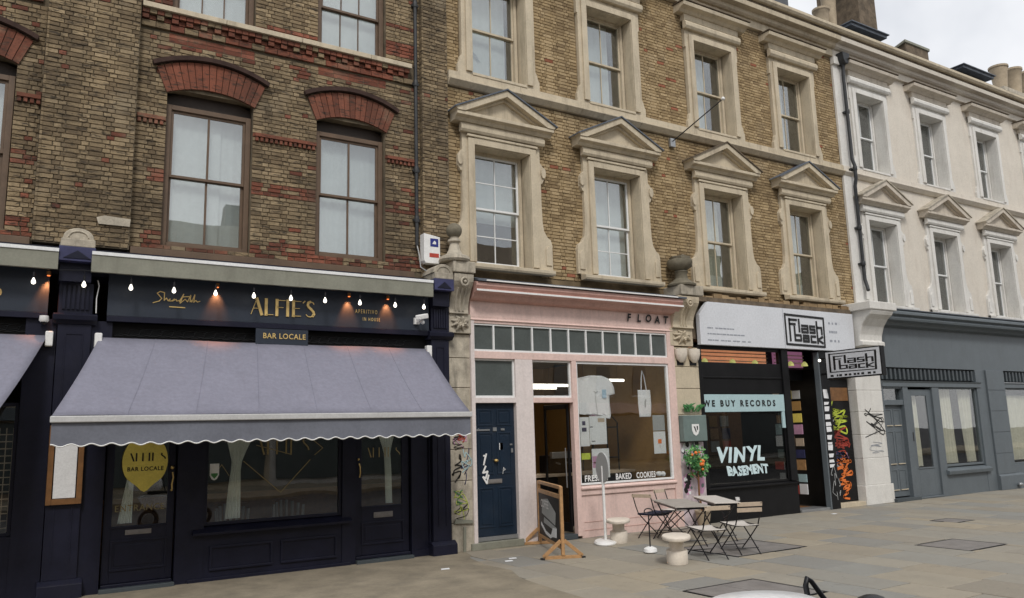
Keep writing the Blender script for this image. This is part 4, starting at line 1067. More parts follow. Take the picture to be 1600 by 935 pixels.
# ---- pink cafe
PK = 'pink'
MB().yz([(.1, 5.2), (.1, 5.14), (-.36, 5.04), (-.38, 5.04), (-.38, 5.075)], 7.52, 12.98).build('lead_ledge', 'lead', B2)
MB().yz([(-.395, 5.07), (-.395, 5.045), (-.36, 5.04), (-.36, 5.07)], 7.7, 12.7).build('ledge_trim', 'trim', B2)
MB().yz([(.1, 5.13), (-.34, 5.03), (-.34, 4.96), (-.30, 4.90), (-.345, 4.895), (-.345, 4.85), (-.22, 4.82), (-.16, 4.74), (-.02, 4.70), (.1, 4.70)], 7.50, 12.9).build('cornice', 'pink_dark', B2, .004)
MB().box(7.50, 12.9, -.352, -.341, 4.85, 4.885).build('cornice_fillet', 'trim', B2)  # white strip paints the highlight line along the cornice
fa = MB().box(7.52, 12.8, -.02, .12, 4.39, 4.70).yz([(-.02, 4.36), (-.05, 4.33), (.1, 4.30), (.1, 4.39), (-.02, 4.39)], 7.52, 12.8).build('fascia', PK, B2, .004)
for ch, x, z, a in (('F', 11.45, 4.5, .0), ('L', 11.74, 4.5, -.0), ('O', 11.98, 4.51, 0), ('A', 12.26, 4.49, 0), ('T', 12.52, 4.5, 0)):
    text_mb(ch, x, -.021, z, .23, bold=.008, sx=.95, depth=.03, dy=lambda p, z=z: (p[0]+(p[2]-z)*.18, p[1], p[2])).build('letter', 'ink', fa)
fr = MB(); f1 = .05   # timber frame of the shopfront
MB().box(7.52, 7.6, -.03, .1, .12, 4.33).box(8.52, 8.93, -.03, .1, .05, 3.58).box(7.6, 8.52, -.025, .1, 2.72, 2.82).each('shopfront_frame', 'pink_pale', B2, .006)
fr.box(9.91, 10.03, -.03, .1, .05, 3.58).box(12.62, 12.82, -.03, .1, .0, 4.33)
fr.box(7.6, 12.62, -.03, .1, 3.58, 3.72).box(8.93, 9.91, -.025, .1, 2.72, 2.82)
fr.box(7.6, 12.62, -.02, .1, 4.27, 4.33)
fr.each('shopfront_frame', PK, B2, .006)
def lightbox(a, b, c, d, gm, y=-.0, fm='white_gloss', t=.035):
    o = MB().box(a, a+t, y, y+.06, c, d).box(b-t, b, y-.0, y+.06, c, d).box(a+t, b-t, y, y+.06, d-t, d).box(a+t, b-t, y-.01, y+.06, c, c+t*1.2).build('top_light', fm, B2, .004)
    MB().box(a+t, b-t, y+.03, y+.04, c+t*1.2, d-t).build('pane', gm, o); return o
n = 11; x0, x1 = 7.6, 12.62
tl = MB().box(x0, x1, .0, .06, 3.72, 3.76).box(x0, x1, 0, .06, 4.235, 4.27)
for i in range(n+1): xx = x0+(x1-x0)*i/n; tl.box(max(x0, xx-.016), min(x1, xx+.016), -.005, .06, 3.76, 4.235)
tl = tl.build('transom_light', 'white_gloss', B2, .003)
for i in range(n): a = x0+(x1-x0)*i/n+.016; b = x0+(x1-x0)*(i+1)/n-.016; MB().box(a, b, .035, .042, 3.76, 4.235).build('pane', 'frost', tl)
lightbox(7.6, 8.52, 2.82, 3.58, 'frost', .02); lightbox(8.93, 9.91, 2.82, 3.58, 'glass_shop', .02)
# closed panelled door
dd = MB().box(7.6, 8.52, .07, .12, .22, 2.72).build('door', 'blue_door', B2, .004)
for a, b, c, d in ((7.68, 8.02, 2.28, 2.6), (8.11, 8.44, 2.28, 2.6), (7.68, 8.02, 1.36, 2.16), (8.11, 8.44, 1.36, 2.16), (7.68, 8.02, .38, 1.12), (8.11, 8.44, .38, 1.12)):
    MB().box(a, b, .06, .069, c, c+.03).box(a, b, .06, .069, d-.03, d).box(a, a+.03, .06, .069, c+.03, d-.03).box(b-.03, b, .06, .069, c+.03, d-.03).box(a+.06, b-.06, .062, .069, c+.06, d-.06).build('door_panel', 'blue_door', dd, .004)
MB().box(7.88, 8.2, .055, .069, 1.19, 1.27).box(7.91, 8.17, .048, .055, 1.205, 1.255).build('letterbox', 'iron', dd, .003)
MB().ball((8.06, .03, 1.62), .04, 8, (1.2, 1, .8)).build('door_knob', 'chrome', dd)
MB().box(8.02, 8.1, .05, .069, 2.18, 2.25).box(8.2, 8.28, .05, .069, 2.19, 2.23).box(8.40, 8.45, .05, .069, 1.9, 1.93).box(8.42, 8.46, .045, .069, 1.76, 1.84).ball((7.7, .06, 2.22), .015, 5).each('lock', 'steel', dd)
MB().box(7.62, 7.95, .055, .069, 2.19, 2.22).build('door_sign', 'steel', dd)
MB().box(8.16, 8.24, .062, .069, 1.82, 1.95).build('sticker', 'trim', dd)
g = MB(); g.ribbon([(7.8, 1.72), (7.84, 1.72), (7.8, 1.55), (7.86, 1.75)], .03, .061).ribbon([(7.84, 1.52), (7.78, 1.4), (7.88, 1.42), (7.84, 1.3), (7.78, 1.32), (7.86, 1.2), (7.9, 1.35)], .035, .061).ribbon([(8.22, 1.36), (8.24, 1.48), (8.28, 1.44), (8.23, 1.42)], .008, .061)
g.build('graffiti_tag', 'trim', dd)
MB().box(7.6, 8.52, .03, .14, .14, .215).build('threshold', 'steel', B2, .004)
MB().box(7.45, 8.6, -.06, .14, .0, .13).build('door_step', 'stone_grey', B2, .01)
MB().box(8.93, 9.91, -.02, .3, .0, .1).build('door_step', 'grey_dark', B2, .006)
# open glass leaf of the cafe door folded back inside
od = MB().box(9.86, 9.9, .12, .98, .1, 2.7); od = MB().box(9.86, 9.9, .12, .18, .12, 2.7).box(9.86, 9.9, .94, 1.0, .12, 2.7).box(9.86, 9.9, .18, .94, .12, .3).box(9.86, 9.9, .18, .94, 2.6, 2.7).build('open_door', 'black', B2, .004)
MB().box(9.875, 9.885, .18, .94, .3, 2.6).build('pane', 'glass_shop', od); MB().tube([(9.84, .2, 1.0), (9.83, .2, 1.8)], .012, 6).build('handle', 'steel', od)
cw = MB().box(10.03, 10.07, .0, .07, 1.04, 3.58).box(12.57, 12.62, -.0, .07, 1.04, 3.58).box(10.07, 12.57, .0, .07, 3.53, 3.58).box(10.07, 12.57, .0, .07, 1.04, 1.08).build('shop_window', 'white_gloss', B2, .004)
MB().box(10.07, 12.57, .03, .038, 1.08, 3.53).build('pane', 'glass_shop', cw)
sr = MB().box(10.03, 12.62, .01, .14, .0, .96).build('stall_riser', PK, B2)
MB().box(10.1, 12.6, .002, .01, .30, .306).box(10.1, 12.6, .002, .01, .14, .146).box(11.2, 11.206, .002, .01, .15, .3).build('riser_crack', 'pink_dark', sr)  # darker pink strips draw the panel grooves
MB().yz([(.05, .96), (-.055, .955), (-.06, .99), (.05, 1.04)], 10.03, 12.66).box(10.03, 12.62, -.02, .01, .84, .95).build('shop_sill', PK, B2, .005)
letters(text_mb('FRESHLY', 10.16, .028, 1.11, .17, bold=.004, sx=.92, spacing=1.08), 'letter', 'trim', cw)
letters(text_mb('BAKED', 10.98, .028, 1.11, .17, bold=.004, sx=.78, spacing=1.08), 'letter', 'trim', cw)
letters(text_mb('COOKIES', 11.55, .028, 1.11, .17, bold=.004, sx=.72, spacing=1.08), 'letter', 'trim', cw)
# cafe interior
it = MB(); X0, X1, Y0, Y1, Z0, Z1 = 8.6, 12.75, .15, 5.2, .06, 4.1
it.add([(X0,Y0,Z0),(X1,Y0,Z0),(X1,Y1,Z0),(X0,Y1,Z0)], [(0,1,2,3)]); it.build('cafe_floor', 'concrete', B2)
MB().add([(X0,Y1,Z0),(X1,Y1,Z0),(X1,Y1,Z1),(X0,Y1,Z1)], [(3,2,1,0)]).add([(X1,Y0,Z0),(X1,Y1,Z0),(X1,Y1,Z1),(X1,Y0,Z1)], [(0,1,2,3)]).add([(X0,Y0,Z0),(X0,Y1,Z0),(X0,Y1,Z1),(X0,Y0,Z1)], [(0,1,2,3)]).add([(X0,Y0,Z1),(X1,Y0,Z1),(X1,Y1,Z1),(X0,Y1,Z1)], [(0,1,2,3)]).build('cafe_wall', 'ochre', B2)
ct = thing('cafe_counter', 'timber topped dark counter seen through the open cafe door', 'counter', (11.0, 1.6, .06))
MB().box(9.3, 12.6, 1.4, 1.9, .06, 1.16).build('front', 'black', ct); MB().box(9.26, 12.65, 1.34, 2.0, 1.16, 1.22).build('top', 'slat', ct, .006)
cm = thing('coffee_machine', 'dark coffee machine on the cafe counter', 'coffee machine', (10.6, 1.7, 1.22))
MB().box(10.3, 11.0, 1.5, 1.9, 1.221, 1.62).build('body', 'black', cm, .03); MB().box(10.35, 10.95, 1.44, 1.54, 1.55, 1.69).build('cup_rail', 'steel', cm, .01)
for k in range(2): MB().tube([(10.5+.3*k, 1.5, 1.45), (10.5+.3*k, 1.36, 1.43)], .02, 6).build('portafilter', 'steel', cm)
for i, (xa, xb, y, z) in enumerate(((9.5, 11.1, 1.5, 3.18), (9.2, 11.0, 2.1, 3.16), (9.15, 10.2, 2.6, 3.12), (11.0, 12.4, 1.3, 3.3))):
    t = thing('tube_light', 'lit white tube light hanging in the cafe, '+['nearest the top light', 'second row', 'third row', 'behind the hanging shirt'][i], 'lamp', ((xa+xb)/2, y, z), 0, 'cafe tube lights')
    MB().tube([(xa, y, z), (xb, y, z)], .03, 8).build('tube', 'tube', t)
    MB().tube([(xa+.2, y, z+.03), (xa+.2, y, 4.1)], .004, 4).tube([(xb-.2, y, z+.03), (xb-.2, y, 4.1)], .004, 4).build('wire', 'metal_black', t)
t = thing('shelf_unit', 'black framed shelf unit behind the cafe window', 'shelves', (11.9, 1.6, .06))
for x in (11.55, 12.3):
    MB().box(x, x+.025, 1.5, 1.525, .06, 2.3).box(x, x+.025, 1.9, 1.925, .06, 2.3).each('upright', 'black', t)
for z in (.9, 1.5, 2.2): MB().box(11.55, 12.325, 1.5, 1.925, z, z+.025).build('shelf', 'black', t)
MB().tube([(11.55, 1.5, 2.3), (11.7, 1.5, 2.55), (12.0, 1.5, 2.62), (12.32, 1.5, 2.3)], .012, 6).build('arched_top', 'black', t)
for nm, x, y, z, e_, c_ in (('cafe_light', 10.6, 1.6, 3.1, 5.5, (1, .86, .66)), ('record_shop_light', 16.6, 1.3, 3.4, 7, (1, .85, .7))):
    ld = bpy.data.lights.new(nm, 'AREA'); ld.shape = 'RECTANGLE'; ld.size = 2.2; ld.size_y = 1.2; ld.energy = e_; ld.color = c_
    lo = bpy.data.objects.new(nm, ld); C.objects.link(lo); lo.location = (x, y, z)
# things hanging in the cafe window
sh = [(10.14, 3.24), (10.45, 3.3), (10.62, 3.34), (10.82, 3.28), (10.98, 3.34), (11.12, 3.32), (11.32, 3.2), (11.44, 3.0), (11.46, 2.78), (11.30, 2.74), (11.26, 2.84), (11.28, 2.2), (11.24, 2.02), (10.84, 2.06), (10.82, 2.12), (10.20, 2.16), (10.14, 2.9)]
sh = [(10.1+(a-10.14)*.80, 3.3+(b-3.34)*.70) for a, b in sh]
t = thing('t_shirt', 'white t-shirt hanging in the pink cafe window', 't-shirt', (10.8, .1, 2.0))
def cloth(outline, y, amp, nz=26, nx=16):
    vs = []; xl, xr = min(p[0] for p in outline), max(p[0] for p in outline); zs_ = [p[1] for p in outline]; z0, z1 = min(zs_), max(zs_); n = len(outline)
    for j in range(nz+1):
        z = z0+.004+(z1-z0-.008)*j/nz; xi = []
        for i in range(n):
            (a, b), (c, d) = outline[i], outline[(i+1) % n]
            if (b-z)*(d-z) < 0: xi.append(a+(c-a)*(z-b)/(d-b))
        if len(xi) >= 2: xl, xr = min(xi), max(xi)
        for i in range(nx+1):
            u = i/nx; x = xl+(xr-xl)*u
            vs.append((x, y+amp*math.sin(x*31+z*4)*math.sin(z*3+1)+amp*.6*math.sin(x*67+z*9)-.02*math.sin(math.pi*u), z))
    return MB().add(vs, [(j*(nx+1)+i, j*(nx+1)+i+1, (j+1)*(nx+1)+i+1, (j+1)*(nx+1)+i) for j in range(nz) for i in range(nx)], True)
cl_ = cloth(sh, .125, .012).build('cloth', 'shirt', t); cl_.modifiers.new('thickness', 'SOLIDIFY').thickness = .006
MB().ribbon([(10.55, 2.96), (10.61, 2.93), (10.66, 2.96)], .012, .098).ribbon([(10.61, 2.93), (10.6, 2.8), (10.63, 2.45)], .007, .098).build('fold', 'paper_grey', t)  # grey strokes paint the crease shade of the fold
MB().box(10.78, 10.89, .094, .098, 2.82, 3.0).build('chest_print', P('pale_blue_print', (.45, .6, .75), .8), t)
MB().ribbon([(10.44, 2.44), (10.5, 2.465), (10.6, 2.44), (10.52, 2.42), (10.44, 2.44)], .01, .098).build('hem_loop', 'magenta', t)
t = thing('tote_bag', 'pale canvas tote bag hanging in the pink cafe window', 'bag', (12.0, .1, 2.3))
cl_ = cloth([(11.81, 2.401), (12.15, 2.40), (12.17, 2.7), (12.16, 3.0), (11.8, 3.001), (11.79, 2.7)], .12, .006).build('bag', 'shirt', t); cl_.modifiers.new('thickness', 'SOLIDIFY').thickness = .006
MB().tube([(11.88, .1, 3.0), (11.90, .1, 3.25), (11.93, .1, 3.42), (11.98, .1, 3.3), (12.03, .1, 3.0)], .012, 6).build('strap', 'shirt', t)
MB().ribbon([(11.97, 2.62), (11.97, 2.72), (11.99, 2.78)], .03, .088).build('print', 'paper_grey', t)
pos_ = [(10.13, 10.42, 1.84, 1.28-.0, 1.98), ]
def poster(x0, x1, z0, z1, y, mat, label, marks=(), cat='poster', name='poster'):
    o = thing(name, label, cat, ((x0+x1)/2, y, z0)); MB().box(x0, x1, y-.004, y, z0, z1).build('sheet', mat, o)
    for a, b, c, d, mm in marks: MB().box(x0+(x1-x0)*a, x0+(x1-x0)*b, y-.006, y-.0041, z0+(z1-z0)*c, z0+(z1-z0)*d).build('print', mm, o)
    return o
poster(10.14, 10.38, 1.82, 2.42, .085, 'paper', 'narrow white poster with blue print under the shirt', ((.25, .6, .72, .86, 'navy_cap'), (.2, .7, .5, .64, 'navy_cap')))
poster(10.39, 10.84, 1.85, 2.44, .085, 'paper', 'wide white poster with faint peach print under the shirt', ((.5, .9, .78, .92, 'slat'), (.02, .2, .6, .63, 'ink'), (.1, .3, .1, .13, 'ink')))
poster(10.42, 10.88, 1.16, 1.76, .085, 'paper', 'white poster behind the round stand, low in the cafe window', ((.02, .3, .35, .75, 'magenta'), (.08, .25, .5, .55, 'orange')))
poster(10.15, 10.38, 1.55, 1.68, .085, 'yellow', 'small lime green sticker low in the cafe window', (), 'sticker', 'sticker')
poster(12.15, 12.5, 2.10, 2.44, .085, 'paper_grey', 'upper plain pale card at the right edge of the cafe window')
poster(12.15, 12.5, 1.60, 2.08, .085, 'paper', 'lower card with orange motif at the right edge of the cafe window', ((.35, .65, .45, .65, 'orange'), (.48, .52, .25, .45, 'slat')))
o = MB().ball((12.3, .14, 1.16), .07, 6, (1.3, 1, .8)).ball((12.42, .14, 1.15), .06, 6).build('soft_toy', 'shirt'); tag(o, 'small white ornament on the inside ledge at the right of the cafe window', 'ornament'); recenter(o)

# ---- record shop
sg = MB().xz([(13.62, 4.05), (19.40, 4.05), (19.42, 5.08), (13.92, 5.08), (13.62, 4.76)], -.10, .02).build('sign_fascia', 'sign', B2, .006)
MB().box(16.555, 16.563, -.1035, -.1, 4.06, 5.07).build('panel_joint', 'ink_grey', sg)
MB().box(13.6, 19.45, -.05, .1, 5.09, 5.2).build('sign_gap', 'chimbrick', B2)
def flashlogo(parent, T, lw, mat='ink'):
    """T maps logo units (0..1 wide, 0..1 high) to a ribbon"""
    def W(a, b): return ((a-715)/238., 1-(b-175)/198.)
    S = [[(745,212),(787,212)], [(745,207),(745,338)], [(745,238),(778,238)], [(800,208),(800,282)], [(815,244),(849,244),(849,283),(815,283),(815,263),(849,263)],
         [(892,245),(863,245),(863,264),(890,264),(890,283),(861,283)], [(904,214),(904,288)], [(904,250),(932,250),(932,290)], [(772,252),(772,334),(806,334),(806,304),(772,304)],
         [(820,304),(851,304),(851,338),(820,338),(820,320),(851,320)], [(892,306),(866,306),(866,340),(892,340)], [(904,298),(904,346)], [(934,306),(906,325),(934,344)]]
    F = [[(722,183),(948,190),(944,366),(722,360),(722,179)]]
    for pl in S: T([W(*p) for p in pl], lw)
    for pl in F: T([W(*p) for p in pl], lw*.9)
lg = MB(); lx0, lx1, lz0, lz1 = 16.58, 18.18, 4.11, 4.96
flashlogo(B2, lambda pts, l: lg.ribbon([(lx0+(lx1-lx0)*a, lz0+(lz1-lz0)*b) for a, b in pts], l, -.105, .006), .062)
lg.build('logo', 'ink', sg)
def dashes(x0, x1, z, seed, h=.025):
    r = random.Random(seed); q = MB(); x = x0
    while x < x1: l = r.uniform(.04, .14); q.box(x, min(x+l, x1), -.104, -.1, z, z+h); x += l+r.choice((.02, .02, .08))
    return q
for i, (a, b, z) in enumerate(((13.85, 14.75, 4.44), (13.85, 15.1, 4.30), (13.85, 15.3, 4.15), (18.35, 18.8, 4.75), (18.35, 18.7, 4.52), (18.35, 18.75, 4.28))): dashes(a, b, z, i, .03 if i < 3 else .06).build('small_print', 'ink_grey', sg, kind='stuff')
BK = 'black'
rs = MB().box(13.62, 16.74, .02, .18, 0, .72).build('stall_riser', BK, B2, .004)
MB().yz([(.1, .72), (-.05, .72), (-.06, .75), (.1, .79)], 13.6, 16.76).build('shop_sill', BK, B2, .004)
MB().box(13.58, 13.70, .0, .18, .72, 4.05).box(16.5, 16.74, .0, .18, .79, 4.05).box(17.93, 18.28, -.02, .2, 0, 4.05).each('door_post', BK, B2, .005)
MB().box(17.88, 17.925, -.03, .12, 0, 4.0).build('metal_post', 'grey', B2, .006)
rw = MB().box(13.70, 16.5, .05, .1, .79, .84).box(13.7, 16.5, .02, .1, 2.48, 2.5).box(13.7, 13.74, .05, .1, .84, 3.98).box(16.45, 16.5, .05, .1, .84, 3.98).box(13.7, 16.5, .05, .1, 3.96, 4.05).build('shop_window', BK, B2, .004)
MB().box(13.74, 16.45, .07, .078, .84, 2.48).build('pane', 'glass_dim', rw)
MB().box(13.70, 16.48, .04, .09, 3.32, 3.66).box(13.70, 16.48, .045, .09, 2.92, 3.29).box(13.7, 16.48, .02, .09, 3.285, 3.325).build('shutter_box', BK, B2, .008)
bd = MB().box(13.70, 16.46, .0, .045, 2.49, 2.90).box(16.36, 16.46, .01, .045, 2.08, 2.489).build('sign_band', 'teal', B2)
letters(text_mb('WE BUY RECORDS', 13.66, -.001, 2.62, .20, bold=.008, sx=1.0, spacing=1.6, depth=.004), 'letter', 'ink', bd)
def wv(p): return (p[0]+.05*math.sin(p[2]*13), p[1], p[2]+.012*math.sin(p[0]*5))
letters(text_mb('VINYL', 14.08, .069, 1.33, .47, bold=.02, sx=1.12, spacing=1.16, dy=wv), 'letter', 'ice', rw)
letters(text_mb('BASEMENT', 14.34, .069, 1.02, .29, bold=.015, sx=.98, spacing=1.02, dy=wv), 'letter', 'ice', rw)
# ceiling band given its own glow for lamplight, seen through the top lights
tb = MB().box(13.74, 16.45, .45, .5, 3.66, 4.05).build('lit_ceiling_band', 'warm', B2)
MB().box(16.74, 17.88, .45, .5, 3.60, 4.05).build('lit_ceiling_band', P('violet_ceiling', (.3, .15, .25), .6, .4, 3, 0, emis=(.5, .2, .35), est=.25), B2)
for z in (3.74, 3.84, 3.93): MB().box(13.74, 16.45, .40, .44, z, z+.02).box(16.74, 17.88, .40, .44, z, z+.02).each('ceiling_batten', 'slat', B2)
for i, x in enumerate((14.1, 15.05, 15.85, 17.2, 17.75)):
    o = MB().lathe([(.09, 3.66), (.07, 3.73), (.02, 3.78)], x, .3, 12).build('lime_lamp', 'lime'); tag(o, 'small lime lamp shade glowing in the record shop top light, '+['far left', 'left of centre', 'right of centre', 'above the doorway', 'at the doorway edge'][i], 'lamp', 'lime lamps in the record shop'); recenter(o)
MB().box(13.7, 17.9, .51, .55, 3.3, 4.1).build('bulkhead', BK, B2)
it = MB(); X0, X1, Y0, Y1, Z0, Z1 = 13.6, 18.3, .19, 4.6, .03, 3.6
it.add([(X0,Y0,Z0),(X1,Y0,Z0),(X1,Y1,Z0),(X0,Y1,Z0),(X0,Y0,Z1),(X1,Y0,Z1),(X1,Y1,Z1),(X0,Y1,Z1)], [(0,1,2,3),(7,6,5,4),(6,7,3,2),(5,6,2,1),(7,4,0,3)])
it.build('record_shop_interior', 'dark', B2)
MB().box(16.76, 17.88, .0, .5, .0, .06).build('threshold', 'steel', B2, .004); MB().box(16.78, 17.86, .5, 1.5, .031, .05).build('door_mat', 'wood_dark', B2)
cols = ['paper', 'slat', 'paper_grey', 'teal', 'magenta', 'red', 'wood', 'lemon', 'cabinet', 'navy_cap', 'ochre']
cn_ = dict(paper='white', slat='tan', paper_grey='grey', teal='pale blue', magenta='mauve', red='red', wood='orange-brown', lemon='yellow', cabinet='grey-green', navy_cap='dark blue', ochre='ochre')
r = random.Random(21); k = 0
z = .35
for row in range(9):          # records and flyers pinned to the side wall inside the doorway
    y = .62
    for cc in range(3):
        wd, ht = r.uniform(.22, .34), r.uniform(.2, .29); mt = cols[(row*3+cc*5) % len(cols)]
        o = MB().box(17.84, 17.87, y, y+wd, z, z+ht).build('record_sleeve', mt); tag(o, f'{cn_[mt]} sleeve in the record shop doorway, row {["one", "two", "three", "four", "five", "six", "seven", "eight", "nine"][row]} up, '+['nearest the street', 'in the middle', 'deepest inside'][cc], 'record sleeve', 'sleeves in the record shop doorway'); recenter(o); y += wd+r.uniform(.01, .05)
    z += .31
for row in range(3):          # racks seen dimly through the shop window
    for cc in range(6):
        x = 13.9+cc*.43+r.uniform(0, .05); zz = 1.5+row*.33; mt = cols[(row*4+cc*3+1) % len(cols)]
        x = x+.12; o = MB().box(x, x+.3, 1.9, 1.92, zz, zz+.28).build('record_sleeve', mt); tag(o, f'{cn_[mt]} sleeve behind the record shop window, {["lower", "middle", "upper"][row]} row, {["first", "second", "third", "fourth", "fifth", "sixth"][cc]} from left', 'record sleeve', 'sleeves behind the record shop window'); recenter(o)
bg_ = thing('record_rack', 'dark record rack behind the record shop window', 'rack', (15.1, 1, .03)); MB().box(13.8, 17.0, 1.93, 2.3, .03, 1.42).build('cabinet', 'dark', bg_); MB().box(13.8, 17.0, 1.93, 1.95, 1.42, 2.6).build('back_panel', 'wood_dark', bg_)
# white sticker lettering on the post and the recessed graffiti panel
pl = MB(); r = random.Random(4); z = 2.95
while z > .9:
    h_ = r.uniform(.07, .14); pl.xz([(17.97+r.uniform(0, .03), z), (18.12+r.uniform(0, .08), z+r.uniform(-.02, .02)), (18.14+r.uniform(0, .05), z+h_), (17.98, z+h_)], -.024, -.0205); z -= h_+r.uniform(.03, .09)
pl.each('sticker', 'paper', B2)
q = MB(); scribble(q, 18.0, .35, .24, .7, -.021, .012, 9, 5); q.build('graffiti', 'paper_grey', B2)
rp = MB().box(18.28, 19.36, .22, .28, .12, 3.35).build('recessed_door', BK, B2)
MB().box(18.28, 19.36, .0, .28, 0, .11).build('door_step', 'stone', B2, .006)
MB().box(18.4, 19.3, .2, .22, 2.75, 3.1).build('top_light', 'wood_dark', B2)
MB().box(18.28, 19.36, .1, .28, 3.35, 4.05).build('door_head', BK, B2)
for mt, x, z, wd, ht, lw, sd_, lp in (('yellow', 18.45, 1.9, .7, .75, .045, 31, 8), ('red', 18.5, 1.35, .6, .6, .035, 32, 8), ('orange', 18.6, .75, .6, .55, .05, 33, 7), ('orange', 18.65, .3, .45, .4, .05, 34, 5), ('magenta', 18.9, 1.25, .2, .12, .05, 35, 3), ('paper_grey', 18.4, 1.1, .5, .15, .03, 36, 3)):
    q = MB(); scribble(q, x, z, wd, ht, .219, lw, sd_, lp); q.build('graffiti', mt, B2)
for mt, x, z, wd, ht, lw, sd_, lp in (('paper', 18.35, 2.1, .3, .6, .03, 61, 7), ('yellow', 18.6, 2.2, .6, .4, .035, 62, 6), ('red', 18.6, 1.6, .6, .4, .04, 63, 7), ('navy_cap', 18.5, 1.2, .6, .3, .04, 64, 6), ('orange', 18.45, .95, .7, .35, .04, 65, 6), ('paper_grey', 18.35, .3, .3, .6, .02, 66, 7)):
    q = MB(); scribble(q, x, z, wd, ht, .2175, lw, sd_, lp); q.build('graffiti', mt, B2)
for mt, x, z, wd, ht, lw, sd_, lp in (('ink', 7.1, 1.9, .3, .3, .01, 71, 6), ('red', 7.15, 2.05, .25, .3, .02, 72, 5), ('ink', 7.1, .55, .35, .3, .009, 73, 6), ('teal', 7.3, 1.5, .2, .3, .016, 74, 5), ('green', 7.12, .9, .2, .25, .012, 75, 5)):
    q = MB(); scribble(q, x, z, wd, ht, .0105, lw, sd_, lp); q.build('graffiti', mt, B2)
# pier art
ca = thing('cabinet_box', 'grey green metal cabinet with white shield emblem fixed on the stone pier', 'cabinet', (13.2, -.1, 1.83))
MB().box(12.84, 13.56, -.16, -.01, 1.84, 2.42).build('box', 'cabinet', ca, .012)
e = MB().xz([(13.09, 2.22), (13.31, 2.22), (13.31, 2.08), (13.27, 2.0), (13.2, 1.96), (13.13, 2.0), (13.09, 2.08)], -.166, -.1605); e.build('shield_emblem', 'trim', ca)
MB().xz([(13.14, 2.17), (13.18, 2.17), (13.22, 2.06), (13.2, 2.03)], -.17, -.1665).xz([(13.23, 2.18), (13.27, 2.18), (13.27, 2.1), (13.24, 2.08)], -.17, -.1665).each('emblem_mark', 'ink', ca)
r = random.Random(8)
q = {k: MB() for k in ('green', 'orange', 'magenta', 'paper', 'yellow', 'ink', 'cabinet', 'leafmid')}
for i in range(46):
    x, z = 12.9+.62*r.random(), .7+1.1*r.random(); s_ = r.uniform(.03, .09); mt = r.choice(['ink', 'ink', 'paper', 'cabinet', 'magenta']); b = r.uniform(0, 3)
    q[mt].xz([(min(13.57, max(12.83, x+s_*math.cos(b+t_)*(.6+.5*r.random()))), z+s_*math.sin(b+t_)*(.6+.5*r.random())) for t_ in [j*math.pi/4 for j in range(8)]] , -.003-.0009*(i % 12)-.0008, -.003-.0009*(i % 12))
for x in (13.0, 13.42): q['magenta'].xz([(x+.11*math.cos(t), .9+.24*math.sin(t)) for t in [i*math.pi/6 for i in range(12)]], -.004, -.001)
for x, z in ((13.05, 1.72), (13.38, 1.68)): q['paper'].xz([(x+.13*math.cos(t), z+.1*math.sin(t)) for t in [i*math.pi/5 for i in range(10)]], -.002, -.001)
for mt, mb in q.items(): mb.build('mural', mt, B2, kind='stuff')
q = MB(); r = random.Random(14)
for i in range(14):
    a = r.uniform(.1, 3.0); x, z = 12.95+r.random()*.5, 2.5; l_ = r.uniform(.15, .3); q.tube([(x, -.04, z), (x+l_*.4*math.cos(a), -.08, z+l_*.5), (x+l_*math.cos(a), -.1, z+l_*.7)], [.01, .03, .004], 5)
o = q.build('trailing_plant', 'green'); tag(o, 'dark green leafy plant on top of the grey green cabinet', 'plant'); recenter(o)
for i, x in enumerate((13.0, 13.4)):
    t = thing('wall_lamp', 'white scalloped wall lamp on the stone pier, '+['left one', 'right one'][i], 'lamp', (x, -.1, 3.7), 0, 'scalloped lamps on the pier')
    MB().lathe([(.05, 3.62), (.13, 3.7), (.17, 3.82), (.17, 3.93)], x, -.06, 14, 1, .7).build('shade', 'stool', t); MB().box(x-.1, x+.1, -.02, .0, 3.56, 3.95).build('back_plate', 'metal_black', t)
for i, (c_, z) in enumerate((('orange', 2.2), ('red', 2.08), ('green', 1.97), ('paper', 1.86))):
    o = MB().box(13.6, 13.69, -.012, -.001, z, z+.09).build('sticker', c_); tag(o, ['yellow-orange', 'red', 'green', 'white'][i]+' square sticker on the black edge of the record shop window', 'sticker'); recenter(o)
q = MB(); scribble(q, 7.1, 1.95, .36, .45, .012, .012, 41, 6); q.build('graffiti', 'magenta', B2)
q = MB(); scribble(q, 7.1, 1.35, .2, .45, .012, .022, 42, 6); q.build('graffiti', 'ink', B2)
q = MB(); scribble(q, 7.28, 1.35, .2, .45, .012, .014, 43, 5); q.build('graffiti', 'navy_cap', B2)
q = MB(); scribble(q, 7.12, .6, .3, .6, .012, .008, 44, 6); q.build('graffiti', 'yellow', B2)
sb = thing('fruit_shrub', 'leafy potted shrub with orange-red fruits in front of the stone pier', 'plant', (13.2, -.2, 0))
r = random.Random(77); SB = MB
tk = MB().tube([(13.2, -.2, .3), (13.15, -.19, .7), (13.16, -.2, 1.05), (13.1, -.2, 1.5)], [.028, .022, .018, .008], 7)
for i in range(12):
    a = r.uniform(0, 6.28); z = r.uniform(.95, 1.45); l_ = r.uniform(.15, .3); tk.tube([(13.13, -.2, z), (13.1+l_*.5*math.cos(a), -.2+l_*.3*math.sin(a), z+.1), (13.08+l_*math.cos(a), -.2+l_*.45*math.sin(a), z+r.uniform(.1, .28))], [.01, .007, .003], 5)
tk.build('trunk', 'wood_dark', sb)
lv = {'green': MB(), 'leafmid': MB()}
cl = [(13.08+.29*math.cos(a_)*k_, -.21+r.uniform(-.12, .1), 1.42+.30*math.sin(a_)*k_) for a_, k_ in [(r.uniform(0, 6.28), r.random()**.5) for _ in range(26)]]
